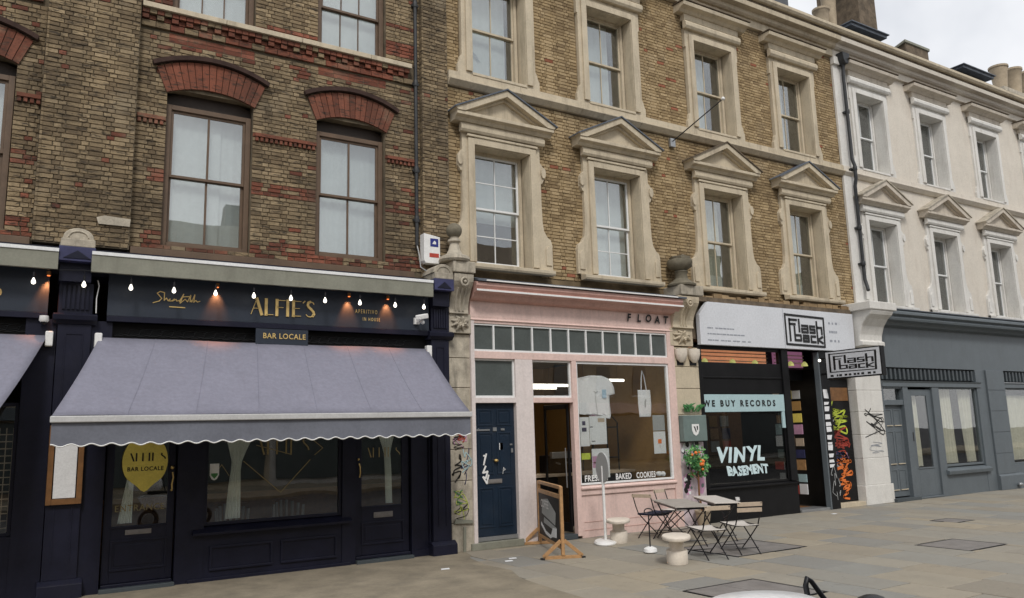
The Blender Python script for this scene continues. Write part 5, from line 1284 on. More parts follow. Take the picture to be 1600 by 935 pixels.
for i in range(640):
    c0 = r.choice(cl); d_ = Vector((r.gauss(0, 1), r.gauss(0, 1), r.gauss(0, 1))).normalized(); p = Vector(c0)+d_*r.uniform(.02, .1)
    if p.y > -.03: p.y = -.04
    a = Vector((r.gauss(0, 1), r.gauss(0, .7), r.gauss(-.2, .8))).normalized(); b_ = a.cross(Vector((r.gauss(0, 1), -1.5, r.gauss(0, 1)))).normalized(); L_ = r.uniform(.045, .085); W_ = L_*.42; m_ = a.cross(b_)*L_*.12
    lv['green' if r.random() < .55 else 'leafmid'].add([p, p+a*L_*.45+b_*W_+m_, p+a*L_, p+a*L_*.45-b_*W_+m_, p+a*L_*.5], [(0, 1, 4), (1, 2, 4), (2, 3, 4), (3, 0, 4)])
for mt, mb in lv.items(): mb.build('foliage', mt, sb)
for i in range(9):
    c0 = r.choice(cl); MB().ball((c0[0]+r.uniform(-.05, .05), min(-.1, c0[1]-.1), c0[2]+r.uniform(-.06, .06)), r.uniform(.03, .05), 6).build('fruit', 'orange', sb)
MB().lathe([(.12, 0), (.17, .3), (.185, .3), (.185, .34), (.15, .34), (.14, .3)], 13.2, -.22, 16).build('pot', 'pot', sb)
# projecting sign
X = 17.98
t = thing('projecting_sign', 'white box sign with black lettered logo projecting from the record shop', 'sign', (X, -.9, 3.2))
MB().box(X-.0, X+.16, -1.76, -.17, 3.28, 4.0).build('sign_box', 'black', t, .01)
MB().box(X-.006, X-.001, -1.73, -.2, 3.31, 3.97).build('sign_face', 'sign', t)
MB().box(X+.161, X+.166, -1.73, -.2, 3.31, 3.97).build('sign_face', 'sign', t)
def side_logo(xx, flip):
    q = MB(); tmp = MB(); flashlogo(None, lambda pts, l: tmp.ribbon([(a, b) for a, b in pts], l, 0, .003), .045)
    for (a, y, b) in tmp.v:
        ya = (-.27-1.38*a) if not flip else (-1.65+1.38*a)
        q.v.append((xx+(y if not flip else -y), ya, 3.42+.52*b))
    q.f = [f[::-1] if not flip else f for f in tmp.f]; q.f = tmp.f; q.sm = tmp.sm; return q
side_logo(X-.0065, False).build('logo', 'ink', t); side_logo(X+.1665, True).build('logo', 'ink', t)
q = MB(); r = random.Random(2); y = -.3
while y > -1.6: l = r.uniform(.04, .09); q.box(X-.009, X-.0065, y-l, y, 3.335, 3.385); y -= l+r.uniform(.02, .1)
q.build('small_print', 'ink', t, kind='stuff')
MB().box(X+.02, X+.08, -.17, .0, 3.4, 3.45).box(X+.02, X+.08, -.17, .0, 3.8, 3.85).each('bracket', 'black', t)
o = MB().ball((17.9, -.06, 3.78), .035, 7).build('door_light', 'bulb'); tag(o, 'tiny round white light beside the projecting sign', 'lamp'); recenter(o)
# flag pole on the brick
t = thing('flag_pole', 'thin dark wall pole with white tip between the upper windows', 'pole', (13.35, .2, 9.1))
MB().tube([(13.35, .2, 9.02), (13.38, -1.5, 9.5)], .014, 6).build('rod', 'pipe', t); MB().ball((13.38, -1.53, 9.51), .045, 6).build('tip', 'trim', t); MB().box(13.28, 13.44, .12, .2, 8.9, 9.12).build('wall_bracket', 'steel', t, .01)

# ================================================================== BUILDING 3 : cream rendered terrace
B3 = thing('rendered_building', 'cream rendered terrace with white window surrounds above the slate grey shopfront', 'building', (27, .2, 0))
C3 = [21.62, 24.88, 28.22, 31.6]; rect = []
for c in C3: rect += [(c-HW-.02, c+HW+.02, 5.5, 8.0), (c-HW-.02, c+HW+.02, 9.55, 11.93)]
wl = MB(); wall_cells(wl, 20.15, 40, 5.12, 13.0, rect, .2, .66); wl.build('wall', 'cream', B3)
MB().box(20.2, 40, 1.75, 9, 3.9, 13.1).build('building_body', 'dark', B3)
MB().box(20.02, 20.62, .14, .21, 5.3, 12.86).build('quoin_strip', 'white', B3, .005)
string(B3, 20.03, 40, 'cream')
for c in C3:
    surround_lower(B3, c, 'white', 'stone_old'); surround_upper(B3, c, 'white')
    sash_window(B3, c-HW+.03, c+HW-.03, 5.52, 7.97, .46, 'white', 'white_gloss', cols=2); sash_window(B3, c-HW+.03, c+HW-.03, 9.57, 11.92, .46, 'white', 'white_gloss', cols=2)
for o in list(B3.children):        # hoods and pediments are stone-coloured here
    if o.name.startswith('window_surround'):
        for ch in o.children:
            if ch.name.split('.')[0] in ('pediment', 'hood_cornice', 'raking_cornice'):
                ch.data.materials[0] = M['cream_stone']
main_cornice(B3, 20.03, 40, 'cream', 'stone')
MB().xz([(20.0, 12.62), (20.25, 12.62), (20.42, 12.86), (20.0, 12.86)], .06, .2).build('cornice_corbel', 'white', B3, .01)
# white pier and console at the party line
def pier3():
    zs = [.0, .51, 1.21, 1.83, 2.44, 3.02, 3.56, 4.14]
    for i in range(len(zs)-1): MB().box(19.42 if i else 19.36, 20.54 if i else 20.6, (0 if i else -.03), .4, zs[i]+(.004 if i else 0), zs[i+1]-.004).build('stone_block', 'white', B3, .012)
    MB().box(19.44, 20.52, .012, .39, 0, 4.1).build('pier_core', 'white', B3)
pier3()
MB().yz([(.3, 5.36), (-.62, 5.36), (-.62, 5.12), (-.58, 5.04), (-.44, 4.94), (-.30, 4.75), (-.22, 4.52), (-.2, 4.36), (-.28, 4.33), (-.28, 4.22), (.3, 4.15)], 19.5, 20.5).build('console', 'white', B3, .02)
MB().box(19.42, 20.62, -.66, .3, 5.16, 5.38).build('console_block', 'white', B3, .02)
q = MB(); scribble(q, 19.55, 1.85, .85, .6, -.002, .022, 51, 7); scribble(q, 19.8, 1.95, .7, .55, -.003, .014, 52, 5); q.ribbon([(19.7, 2.5), (19.95, 2.36), (20.3, 2.1), (20.5, 1.9)], .025, -.004); q.build('graffiti', 'ink', B3)
q = MB(); scribble(q, 19.65, 1.4, .7, .25, -.002, .01, 53, 5); q.build('graffiti', 'ink_grey', B3)
# slate grey shopfront
G = 'grey'
MB().yz([(.2, 5.32), (-.38, 5.26), (-.42, 5.2), (-.42, 5.14), (-.33, 5.10), (-.36, 5.04), (-.34, 4.98), (-.2, 4.94), (-.16, 4.86), (-.02, 4.82), (.2, 4.82)], 20.65, 40).build('cornice', G, B3, .004)
MB().yz([(.2, 5.37), (-.42, 5.29), (-.42, 5.268), (.2, 5.33)], 20.62, 40).build('lead_ledge', 'lead', B3)
MB().box(20.5, 40, .0, .2, 3.68, 4.82).build('fascia', G, B3)
MB().box(20.6, 40, .19, .4, 0, 3.68).build('shopfront_backing', 'dark', B3) if False else None
def front3(a, b, door=True):
    MB().box(a, b, .12, .2, 3.32, 3.68).build('grille_backing', 'black', B3)
    g = MB(); x = a+.08
    while x < b-.1: g.box(x, x+.09, .02, .12, 3.34, 3.64); x += .21
    g.build('grille_bar', 'grey_dark', B3, kind='stuff')
    MB().box(a, b, -.04, .2, 3.13, 3.24).yz([(.2, 3.24), (-.04, 3.24), (-.07, 3.29), (.2, 3.31)], a, b).build('transom_rail', G, B3, .004)
front3(20.55, 25.62); front3(27.0, 32)
fr = MB()
fr.box(20.54, 20.62, .0, .2, .08, 3.13).box(21.5, 21.75, -.02, .2, 0, 3.13).box(22.95, 23.3, -.02, .2, 0, 3.13).box(25.42, 25.95, -.01, .2, 0, 3.68).box(20.62, 21.5, .0, .2, 2.62, 2.76).box(20.62, 21.5, .0, .2, 3.08, 3.13)
fr.each('shopfront_frame', G, B3, .006)
MB().box(20.62, 21.5, .1, .11, 2.76, 3.08).build('pane', 'glass_shop', B3)
dd = MB().box(20.62, 21.5, .1, .15, .12, 2.62).build('door', G, B3)
for a, b in ((20.7, 21.02), (21.1, 21.42)):
    for c, d in ((2.05, 2.5), (1.0, 1.9), (.3, .85)):
        MB().box(a, b, .088, .1, c, c+.03).box(a, b, .088, .1, d-.03, d).box(a, a+.03, .088, .1, c+.03, d-.03).box(b-.03, b, .088, .1, c+.03, d-.03).build('door_panel', G, dd, .004)
        MB().box(a, b, .07, .088, c-.01, c+.012).build('panel_bead', 'stone', dd)
MB().box(20.55, 21.7, -.12, .1, 0, .09).build('door_step', 'grey_dark', B3, .006)
glazed_door(B3, 21.75, 22.95, .06, 3.06, (21.98, 22.72, .85, 2.88), .04, None, fm=G)
MB().box(21.78, 21.84, .0, .04, 1.6, 1.85).build('door_lock', 'metal_black', B3)
w3 = MB().box(23.3, 23.36, .04, .12, .82, 3.13).box(25.36, 25.42, .04, .12, .82, 3.13).box(23.36, 25.36, .04, .12, 3.08, 3.13).box(23.36, 25.36, .04, .12, .82, .88).build('shop_window', G, B3, .004)
MB().box(23.36, 25.36, .08, .088, .88, 3.08).build('pane', 'glass_shop', w3)
MB().box(23.2, 25.55, .0, .2, 0, .62).build('stall_riser', G, B3)
MB().yz([(.15, .60), (-.1, .60), (-.12, .70), (.15, .82)], 23.22, 25.58).build('shop_sill', G, B3, .006)
zs = [.47, 1.1, 1.75, 2.4, 3.05, 3.68]
for i in range(5): MB().box(25.96, 27.0, -.06, .2, zs[i]+.006, zs[i+1]-.006).build('pilaster_block', G, B3, .008)
MB().box(25.97, 26.99, -.045, .2, .4, 3.68).build('pilaster_core', G, B3)
MB().yz([(.2, 0), (-.12, 0), (-.12, .42), (-.06, .47), (.2, .47)], 25.94, 27.4).build('pilaster_base', G, B3, .006)
w4 = MB().box(27.0, 27.06, .04, .12, .72, 3.13).box(31.9, 32, .04, .12, .72, 3.13).box(27.06, 31.9, .04, .12, 3.08, 3.13).box(27.06, 31.9, .04, .12, .72, .78).build('shop_window', G, B3, .004)
MB().box(27.06, 31.9, .08, .088, .78, 3.08).build('pane', 'glass_shop', w4)
MB().box(27.0, 40, -.0, .2, 0, .72).build('stall_riser', G, B3)
MB().box(32, 40, -.0, .2, .72, 3.68).build('side_panel', G, B3)
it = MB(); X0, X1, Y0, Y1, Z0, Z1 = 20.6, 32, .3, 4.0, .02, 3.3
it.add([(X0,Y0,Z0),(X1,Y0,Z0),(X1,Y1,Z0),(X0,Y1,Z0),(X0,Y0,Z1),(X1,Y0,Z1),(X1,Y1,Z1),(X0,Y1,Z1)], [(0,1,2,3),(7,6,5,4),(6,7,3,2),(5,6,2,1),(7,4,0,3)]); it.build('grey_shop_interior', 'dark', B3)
for (x0, x1, z0, z1, f, lb) in ((22.15, 22.5, .88, 2.9, lambda t: (0, 1-.1*t), 'cream curtain behind the glazed grey door'), (23.4, 24.35, .9, 3.08, lambda t: (.02, .95-.1*t), 'wide cream curtain at the left of the grey shop window'),
        (24.75, 25.35, .9, 3.08, lambda t: (.2-.2*t, 1), 'narrow cream curtain at the right of the grey shop window'), (27.1, 30.5, .85, 2.9, lambda t: (0, 1), 'white curtain in the far right grey shop window')):
    o = wavy(x0, x1, z0, z1, .24, .045, (x1-x0)*6, 90, f).build('curtain', 'curtain_cream'); tag(o, lb, 'curtain'); recenter(o)
o = MB().ball((26.9, -.2, .13), .07, 7, (1.4, 1, .9)).tube([(26.9, -.2, .13), (27.0, -.1, .1)], .04, 7).build('boot_scraper', 'steel'); tag(o, 'small grey metal fitting low on the base of the grey pilaster', 'fitting'); recenter(o)
# drainpipe
t = thing('drainpipe', 'black cast iron drainpipe with hopper on the white quoin', 'drainpipe', (20.45, .05, 6))
MB().xz([(20.16, 12.95), (20.50, 12.95), (20.46, 12.72), (20.40, 12.62), (20.27, 12.62), (20.2, 12.72)], -.13, .12).build('hopper', 'pipe', t, .01)
MB().tube([(20.33, .0, 12.65), (20.33, .03, 12.3), (20.34, .03, 9.7), (20.35, -.02, 9.5), (20.35, -.02, 9.1), (20.36, .04, 8.9), (20.38, .05, 6.15), (20.38, .0, 5.95), (20.32, -.06, 5.82)], .05, 10).build('pipe', 'pipe', t)
for z in (11.1, 9.35, 7.6, 6.55): MB().lathe([(.062, z), (.066, z+.02), (.066, z+.1), (.06, z+.12)], 20.35, .03 if z != 9.35 else -.02, 10).box(20.26, 20.46, .05, .14, z+.03, z+.08).build('collar', 'pipe', t)

# ================================================================== ROOFS, CHIMNEYS, DORMERS
def roof(B, a, b, y0, z0, y1, z1):
    q = MB().yz([(y0, z0), (y1, z1), (y1, z1-.2), (y0, z0-.2)], a, b).build('roof', 'slate', B)
    return q
roof(B2, 7.2, 20.2, .5, 13.45, 4.0, 14.6); roof(B3, 20.2, 40, .5, 13.45, 4.0, 14.6); roof(B1, -4, 7.2, .5, 12.5, 4, 13.8)
def dormer(B, x0, x1, y, z0, z1):
    d = MB().box(x0, x1, y, y+2.5, 13.2, z1-.22).build('dormer', 'slate', B)
    MB().box(x0-.14, x1+.14, y-.25, y+2.6, z1-.12, z1-.02).box(x0-.2, x1+.2, y-.32, y+2.6, z1-.02, z1+.02).build('dormer_roof', 'lead', d, .01)
    MB().box(x0+.25, x1-.25, y-.03, y-.001, 13.9, z1-.3).build('dormer_window', 'glass', d)
dormer(B3, 23.2, 24.9, 1.6, 14, 15.38); dormer(B3, 30.0, 31.9, 1.6, 14, 15.45)
def chimney(label, x0, x1, y0, y1, z0, z1, pots, slope=0, mat='chimbrick', host=None):
    t = thing('chimney_stack', label, 'chimney', ((x0+x1)/2, (y0+y1)/2, z0))
    s = MB(); n = int((z1-z0)/.075); tn = []
    s.yz([(y0, z0), (y0, z1), (y1, z1-slope), (y1, z0)], x0, x1); s.build('stack', mat, t)
    if not slope:
        MB().box(x0-.06, x1+.06, y0-.06, y1+.06, z1-.35, z1-.2).box(x0-.1, x1+.1, y0-.1, y1+.1, z1-.2, z1).build('stack_cap', 'stone_old', t, .02)
    else:
        MB().yz([(y0-.05, z1), (y0-.05, z1+.1), (y1, z1+.1-slope), (y1, z1-slope)], x0-.06, x1+.06).build('coping', 'stone_grey', t, .01)
    for (px, py, h, r_) in pots:
        zz = z1-slope*(py-y0)/(y1-y0)
        MB().lathe([(r_*.85, zz), (r_*.78, zz+.1), (r_*.95, zz+h*.6), (r_*1.08, zz+h*.9), (r_*1.2, zz+h*.93), (r_*1.2, zz+h), (r_*.9, zz+h), (r_*.85, zz+h-.15)], px, py, 18).build('chimney_pot', 'pot', t)
    return t
chimney('big sooty brick chimney wall rising above the cornice at the top right', 25.55, 26.6, 2.6, 4.3, 13.2, 18.9, [], 0)
chimney('low dark sloping chimney shoulder between the two flat dormers', 27.6, 29.1, 2.2, 4.0, 13.2, 16.15, [], .5)
chimney('chimney stack with two pots at the far right of the roofline', 36.3, 40, 3.0, 4.2, 13.2, 16.6, [(36.75, 3.3, 1.15, .34), (38.0, 3.3, 1.3, .34), (39.2, 3.3, 1.4, .34)], 0)
chimney('chimney stack with a tall pot and a flared pot peeping over the yellow cornice', 22.8, 25.2, 3.0, 4.2, 13.2, 16.0, [(24.3, 3.3, 1.1, .26), (24.95, 3.4, 2.3, .26)], 0)
chimney('grey stack edge rising over the yellow brick building cornice', 20.9, 21.55, 2.6, 4.0, 13.2, 18.2, [], 0, 'slate')

# ================================================================== net curtains behind the sash windows
def net(x0, x1, z0, z1, y, label, f=None, mat='net', waves=6):
    o = wavy(x0, x1, z0, z1, y, .004, waves, 44, f, 6).build('net_curtain', mat); tag(o, label, 'curtain'); recenter(o)
for (a, b, z0, z1), lb in zip([(2.05, 2.9, 5.4, 7.72), (2.55, 3.3, 5.4, 7.72), (4.6, 5.22, 5.48, 7.72), (5.24, 5.82, 5.48, 7.72), (-1.55, -.3, 5.4, 7.72), (2.05, 3.3, 9.5, 11.85), (4.6, 5.82, 9.5, 11.85), (-1.55, -.3, 9.5, 11.85)],
        ['left net curtain in the left arched window', 'right net curtain in the left arched window', 'left net curtain in the right arched window', 'right net curtain in the right arched window', 'net curtain in the arched window cut by the left photo edge', 'pale blind in the upper left three-light window', 'pale blind in the upper right three-light window', 'pale blind in the topmost far left window']):
    net(a, b, z0, z1, YW+.30+(.04 if 'right net' in lb else 0), lb, None, 'net', 5)
ordn = ['first', 'second', 'third', 'fourth']
for i, c in enumerate(CX):
    hi = 1 if i else 1
    fr_ = [(0, 1, 6.5), (0, 1, 5.6), (0, .78, 5.55), (0, .74, 5.55)][i]
    net(c-HW+.08, c-HW+.08+1.2*fr_[1], fr_[2] if i == 0 else 5.6, 7.9, .66, f'pale curtain in the {ordn[i]} pedimented window of the yellow brick building', None, 'net' if i < 2 else 'curtain_cream')
    net(c-HW+.08, c-HW+.08+[1.06, .95, .78, .72][i], 9.65, 11.85, .66, f'pale curtain in the {ordn[i]} top window of the yellow brick building')
for i, c in enumerate(C3):
    net(c-HW+.08, c-HW+.08+[.75, .5, .45, .6][i], 5.6, 7.9, .70, f'pale curtain in the {ordn[i]} pedimented window of the cream building')
    net(c-HW+.08, c-HW+.08+[.7, .45, .5, .6][i], 9.65, 11.85, .70, f'pale curtain in the {ordn[i]} top window of the cream building')
o = MB().xz([(7.94, 10.42), (8.05, 10.36), (8.17, 10.27), (8.27, 10.12), (8.16, 10.16), (8.02, 10.26)], .64, .644).build('leaf_decal', 'ink_grey'); tag(o, 'grey leaf-shaped sticker in the top floor window above the first pediment', 'sticker'); recenter(o)
t = thing('desk_chair', 'dark chair back standing behind the lower left pane of the first pedimented window', 'chair', (8.15, 1.0, 5.55))
MB().xz([(7.95, 5.6), (8.3, 5.6), (8.26, 6.2), (8.22, 6.5), (8.05, 6.5), (7.98, 6.3)], .9, .96).build('backrest', 'black', t, .01); MB().box(7.95, 8.3, .96, 1.3, 5.95, 6.02).build('seat', 'black', t)

# ================================================================== STREET FURNITURE
# advertising frame board
bw = thing('advertising_board', 'tall timber framed blackboard on splayed feet outside the open cafe door', 'sign board', (8.57, -1.02, 0))
Pn, Pf = Vector((8.17, -1.92, 0)), Vector((8.92, -.12, 0)); dv = (Pf-Pn).normalized(); nv = Vector((dv.y, -dv.x, 0))
for P0 in (Pn, Pf):
    MB().bar(P0+Vector((0,0,.06)), P0+Vector((0,0,1.2)), .085, .055, nv).build('post', 'wood', bw, .006)
    q = MB()
    for s_ in (-1, 1):
        foot = P0+nv*s_*.34; q.bar(P0+nv*s_*.03+Vector((0,0,.30)), foot+Vector((0,0,.04)), .05, .06, (0, 0, 1))
    q.bar(P0-nv*.34+Vector((0,0,.03)), P0+nv*.34+Vector((0,0,.03)), .05, .055); q.build('splayed_foot', 'wood', bw, .006)
    for s_ in (-1, 1): MB().box(*[v for pr in ((P0+nv*s_*.345)[k_]+d_ for k_ in (0, 1) for d_ in (-.035, .035)) for v in (pr,)], 0, .03).build('foot_cap', 'rubber', bw)
u3 = Vector((0, 0, 1))
for z, w_ in ((1.18, .06), (1.02, .07), (.18, .06)): MB().bar(Pn+dv*.03+u3*z, Pf-dv*.03+u3*z, .05, w_, u3).build('rail', 'wood', bw, .006)
MB().bar(Pn+dv*.05+u3*.6, Pf-dv*.05+u3*.6, .03, .78, u3).build('panel', 'chalk', bw)
q = MB(); tmp = MB(); Ln = (Pf-Pn).length
tmp.xz([(.35, .62), (1.5, .50), (1.58, .72), (.9, .92), (.42, .88)], 0, .002).xz([(.5, .46), (1.55, .40), (1.6, .47), (.55, .56)], 0, .002)
q2 = MB()
tmp2 = MB().ribbon([(.3, .42), (.7, .30), (1.1, .27), (1.5, .36)], .06, 0, .003).xz([(1.1, .27), (1.6, .30), (1.62, .46), (1.3, .44)], 0, .004)
text_mb('OPEN', .55, .93, 0, .13, bold=.003) if False else None
def onboard(src, off, side=1):
    o_ = MB()
    for (a, y, z) in src.v:
        p = Pf-dv*a+u3*z+nv*side*(.017+off+(.003-y)); o_.v.append(tuple(p))
    o_.f = src.f; o_.sm = src.sm; return o_
for s_ in (-1,):
    onboard(tmp, .001, s_).build('chalk_drawing', 'paper_grey', bw); onboard(tmp2, .004, s_).build('chalk_drawing', 'paper', bw)
    on = MB(); text_mb('COFFEE', .32, 0, .74, .2, mb=on, bold=.004, depth=.003); onboard(on, .006, s_).build('chalk_lettering', 'trim', bw)
# lollipop stand
t = thing('round_sign_stand', 'white pole stand with a round disc on top beside the cafe window', 'sign stand', (9.93, -.87, 0))
AN = R(42)
MB().lathe([(.27, 0), (.275, .02), (.25, .05), (.03, .065)], 9.93, -.87, 32, .82, 1.65, -AN).build('base', 'trim', t)
MB().tube([(9.93, -.87, .05), (9.93, -.87, 1.45)], .028, 12).build('pole', 'trim', t)
dn = Vector((math.cos(R(-12)), math.sin(R(-12)), 0)); ds = Vector((-dn.y, dn.x, 0)); q = MB()
vs = []
for s_ in (-.012, .012): vs += [Vector((9.93, -.87, 1.42))+dn*s_+ds*.27*math.cos(a)+u3*.29*math.sin(a) for a in [i*math.pi/16 for i in range(32)]]
q.add(vs, [tuple(range(31, -1, -1)), tuple(range(32, 64))]+[(i, (i+1) % 32, (i+1) % 32+32, i+32) for i in range(32)]).build('disc', 'paper_grey', t)
# stools
def stool(x, y, label, s=1.):
    t = thing('stool', label, 'stool', (x, y, 0), 0, 'pale cylinder stools outside the cafe')
    MB().lathe([(.165, 0), (.168, .01), (.168, .20), (.16, .212), (.115, .215), (.115, .36), (.12, .365)], x, y, 28, 1.0*s, 1.35*s, -AN).build('base', 'stool', t)
    MB().lathe([(.20, .372), (.225, .38), (.23, .40), (.228, .425), (.22, .435)], x, y, 32, 1.0*s, 1.75*s, -AN).build('seat', 'stool', t)
stool(10.17, -.98, 'pale round stool nearest the pink wall, beside the white pole stand'); stool(9.25, -3.55, 'pale round stool in front of the folding chairs, nearest the camera')
# table number holder
t = thing('number_holder', 'thin black rod with a loop top in a small white weighted foot', 'stand', (9.72, -2.38, 0))
MB().lathe([(.10, 0), (.12, .02), (.11, .07), (.05, .10)], 9.72, -2.38, 16, 1, 1.4, -AN).build('foot', 'trim', t)
MB().tube([(9.72, -2.38, .08), (9.72, -2.38, .66)], .012, 8).build('rod', 'metal_black', t)
MB().tube([(9.72+.06*math.cos(a), -2.38-.04*math.cos(a), .70+.05*math.sin(a)) for a in [R(-20)+i*R(220)/10 for i in range(11)]], .01, 6).build('loop', 'metal_black', t)
# folding bistro chairs : origin at ground centre, facing +Y
def chair(label, group, slats=1, cushion=False, loc=(0,0,0), rz=0, dp=1.45):
    t = thing('folding_chair', label, 'chair', (0,0,0), 0, group)
    W_ = .20
    for s_ in (-1, 1):
        x = s_*W_
        MB().tube([(x, -.33*dp, .86), (x, -.26*dp, .62), (x, -.2*dp, .47), (x, .0, .27), (x, .25*dp, .04), (x, .29*dp, .0)], .011, 7).build('leg', 'metal_black', t)
        x = s_*(W_-.03)
        MB().tube([(x, .22*dp, .45), (x, .0, .26), (x, -.22*dp, .05), (x, -.27*dp, .0)], .011, 7).build('leg', 'metal_black', t)
    MB().tube([(-W_, .2*dp, .085), (W_, .2*dp, .085)], .007, 6).tube([(-W_, -.17*dp, .09), (W_, -.17*dp, .09)], .007, 6).build('stretcher', 'metal_black', t)
    vs = []; nx, ny = 6, 8
    for j in range(ny+1):
        for i in range(nx+1):
            u = i/nx*2-1; v = j/ny; vs.append((u*.205, (-.21+.46*v)*dp, .455+.02*math.cos(v*6.28)*.8+.008*u*u))
    fs = [(j*(nx+1)+i, j*(nx+1)+i+1, (j+1)*(nx+1)+i+1, (j+1)*(nx+1)+i) for j in range(ny) for i in range(nx)]
    se = MB().add(vs, fs, True).build('seat', 'cushion' if cushion else 'seat', t); m_ = se.modifiers.new('thickness', 'SOLIDIFY'); m_.thickness = .035 if cushion else .012
    MB().tube([(-.205, -.21*dp, .46), (.205, -.21*dp, .46), (.205, .25*dp, .46), (-.205, .25*dp, .46)], .009, 6, closed=True).build('seat_frame', 'metal_black', t)
    for k in range(slats):
        z = .83-k*.095; y = -.32*dp+k*.025
        MB().yz([(y-.012, z-.035), (y+.004, z-.035), (y-.002, z+.035), (y-.018, z+.035)], -W_-.02, W_+.02).build('back_slat', 'slat', t, .004)
    t.location = loc; t.rotation_euler = (0, 0, rz); return t
gch = 'folding bistro chairs outside the cafe'
chair('folding chair with pale seat and single back slat, nearest the camera in the middle', gch, 1, False, (10.08, -3.42, 0), R(-22))
chair('folding chair with pale seat and double back slat, right of the other front chair', gch, 2, False, (10.93, -3.36, 0), R(-24))
chair('folding chair with dark navy seat pad, left of the tables by the pink wall', gch, 1, True, (11.25, -.82, 0), R(-72))
chair('folding chair mostly hidden behind the tables against the pink wall', gch, 1, False, (12.0, -.62, 0), R(-165), 1.1)
def table(label, cx, cy, ang, L_, W_, mat='table'):
    t = thing('folding_table', label, 'table', (0,0,0), 0, 'folding tables outside the cafe')
    MB().box(-W_/2, W_/2, -L_/2, L_/2, .705, .725).build('table_top', mat, t, .006)
    MB().box(-W_/2+.03, W_/2-.03, -L_/2+.03, -L_/2+.045, .67, .704).box(-W_/2+.03, W_/2-.03, L_/2-.045, L_/2-.03, .67, .704).box(-W_/2+.03, -W_/2+.045, -L_/2+.045, L_/2-.045, .67, .704).box(W_/2-.045, W_/2-.03, -L_/2+.045, L_/2-.045, .67, .704).build('apron', 'metal_black', t)
    for s_ in (-1, 1):
        for k in (-1, 1):
            MB().tube([(s_*(W_/2-.06), k*(L_/2-.15), .69), (s_*(W_/2-.06-.015*k), -k*(L_/2-.12), 0)], .012, 7).build('leg', 'metal_black', t)
        MB().tube([(s_*(W_/2-.06), -.15, .35), (s_*(W_/2-.06), .15, .35)], .006, 5).build('pivot', 'metal_black', t)
    for k in (-1, 1): MB().tube([(-(W_/2-.06), k*(L_/2-.2), .1), (W_/2-.06, k*(L_/2-.2), .1)], .008, 6).build('stretcher', 'metal_black', t)
    t.location = (cx, cy, 0); t.rotation_euler = (0, 0, ang); return t
table('folding table with grey worn top, nearer the pink cafe wall', 11.08, -1.75, R(-28), 1.75, .66)
table('folding table with tan worn top, farther right beside the record shop', 12.1, -1.68, R(-31), 1.75, .5, 'seat')
for i, (x, y) in enumerate(((12.02, -2.35), (12.28, -2.1))):
    o = MB().lathe([(.03, .726), (.04, .74), (.042, .765)], x, y, 12).build('small_dish', 'trim'); tag(o, ['small white dish on the corner of the tan folding table, nearer', 'small white dish on the corner of the tan folding table, farther'][i], 'dish'); recenter(o)

# ================================================================== SCOOTER at the kerb (only its top shows in the photograph)
t = thing('motor_scooter', 'parked white scooter whose white top box and black grab loop rise into the bottom edge', 'scooter', (3.9, -10.5, -.12))
vs = []; n = 24
tb = MB(); prof = []
prof = [(.33, .90), (.38, .95), (.40, 1.05), (.39, 1.15), (.37, 1.195), (.28, 1.232), (.10, 1.248)]
tb.lathe(prof, 3.33, -10.5, 36, 1.03, .85); tb.build('top_box', 'scooter', t)
MB().tube([(3.80, -10.42, .85), (3.78, -10.44, 1.05), (3.735, -10.45, 1.25), (3.75, -10.45, 1.285), (3.785, -10.45, 1.265), (3.90, -10.45, 1.14), (3.97, -10.45, 1.02), (3.99, -10.45, .85)], [.016, .016, .015, .014, .014, .016, .018, .018], 10).build('grab_loop', 'metal_black', t)
bd = MB()
bd.xz([(3.3, .45), (4.0, .35), (4.35, .32), (4.45, .4), (4.75, .95), (4.7, 1.0), (4.55, .8), (4.3, .48), (4.05, .55), (3.95, .72), (3.3, .8), (3.15, .7)], -10.64, -10.36); bd.build('body', 'scooter', t, .05)
MB().box(3.4, 4.0, -10.63, -10.37, .78, .87).build('saddle', 'rubber', t, .04)
for x in (3.45, 4.85):
    wq = MB().tube([(x+.21*math.cos(a), -10.5, .13+.21*math.sin(a)) for a in [i*math.pi/12 for i in range(24)]], .055, 10, closed=True); w_ = wq.build('wheel', 'rubber', t)
    MB().tube([(x, -10.56, .13), (x, -10.44, .13)], .14, 16).build('rim', 'steel', w_)
MB().tube([(4.85, -10.5, .13), (4.68, -10.5, .98), (4.62, -10.5, 1.02)], .03, 8).build('fork', 'steel', t)
MB().tube([(4.5, -10.78, 1.03), (4.62, -10.6, 1.04), (4.62, -10.4, 1.04), (4.5, -10.22, 1.03)], .016, 8).build('handlebar', 'metal_black', t)
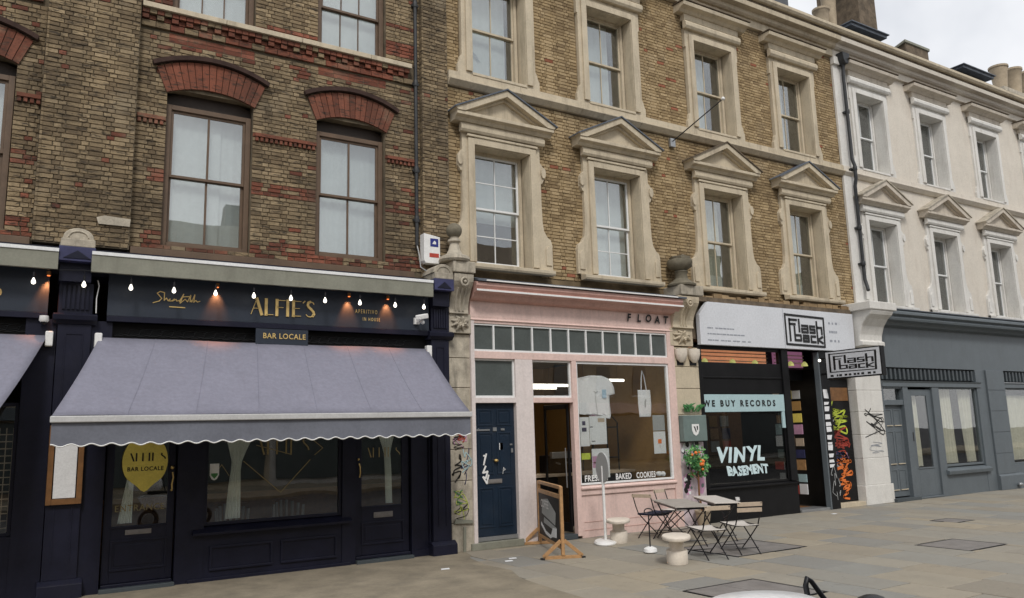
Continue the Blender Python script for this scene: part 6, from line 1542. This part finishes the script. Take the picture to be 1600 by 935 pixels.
MB().ball((4.22, -10.5, 1.09), .11, 8, (1.1, .8, .55)).build('mirror', 'metal_black', t); MB().tube([(4.22, -10.5, 1.07), (4.4, -10.3, .95), (4.52, -10.3, 1.03)], .012, 6).build('mirror_stem', 'metal_black', t)
MB().ball((4.03, -10.5, 1.07), .035, 6, (.8, .8, 1.2)).tube([(4.03, -10.5, 1.05), (4.0, -10.5, .85)], .012, 6).build('knob', 'scooter', t)

# ================================================================== opposite side of the street (only ever seen reflected in the glass)
hh = [(-34, -24, 11.5, 'brick1'), (-24, -15.5, 15, 'brick1'), (-15.5, -7, 13.2, 'brick2'), (-7, 2, 12.6, 'brick1'), (2, 11, 14.2, 'cream'), (11, 20, 12.4, 'brick2'), (20, 30, 14.8, 'brick1'), (30, 42, 13, 'cream'), (42, 56, 14.5, 'brick2')]
for i, (a, b, h, mt) in enumerate(hh):
    h -= 1.4
    t = thing('opposite_house', f'plain terraced house across the street, the {["first","second","third","fourth","fifth","sixth","seventh","eighth","ninth"][i]} from the left', 'house', ((a+b)/2, -27, 0), 0, 'houses across the street')
    w_ = MB().box(a, b, -34, -26, 0, h).build('wall', P('opposite_'+str(i), [(.36, .29, .22), (.42, .36, .27), (.5, .48, .45)][i % 3], .9, .2, 2, .2), t)
    nW = int((b-a)/2.6)
    for fl in (4.4, 7.2, 10.0):
        if fl+1.9 > h: continue
        for k in range(nW):
            x = a+(b-a)*(k+.5)/nW; MB().box(x-.5, x+.5, -26.0, -25.95, fl, fl+1.7).build('window', 'frost', t)
            MB().box(x-.62, x+.62, -25.949, -25.9, fl-.12, fl).build('sill', 'white', t)
    MB().box(a+.3, b-.3, -26, -25.9, .3, 3.1).build('shop_window', 'frost', t); MB().box(a+.1, b-.1, -26, -25.7, 3.2, 3.8).build('fascia', ['grey', 'pink', 'navy'][i % 3], t)
    MB().box(a+1, a+2.4, -27.5, -26.6, h, h+1.6).build('chimney', 'chimbrick', t); MB().box(b-2.2, b-1.2, -27.5, -26.6, h, h+1.3).build('chimney', 'chimbrick', t)
    for k in range(3): MB().lathe([(.2, h+1.6), (.16, h+2.2)], a+1.3+.4*k, -27, 8).build('chimney_pot', 'pot', t)
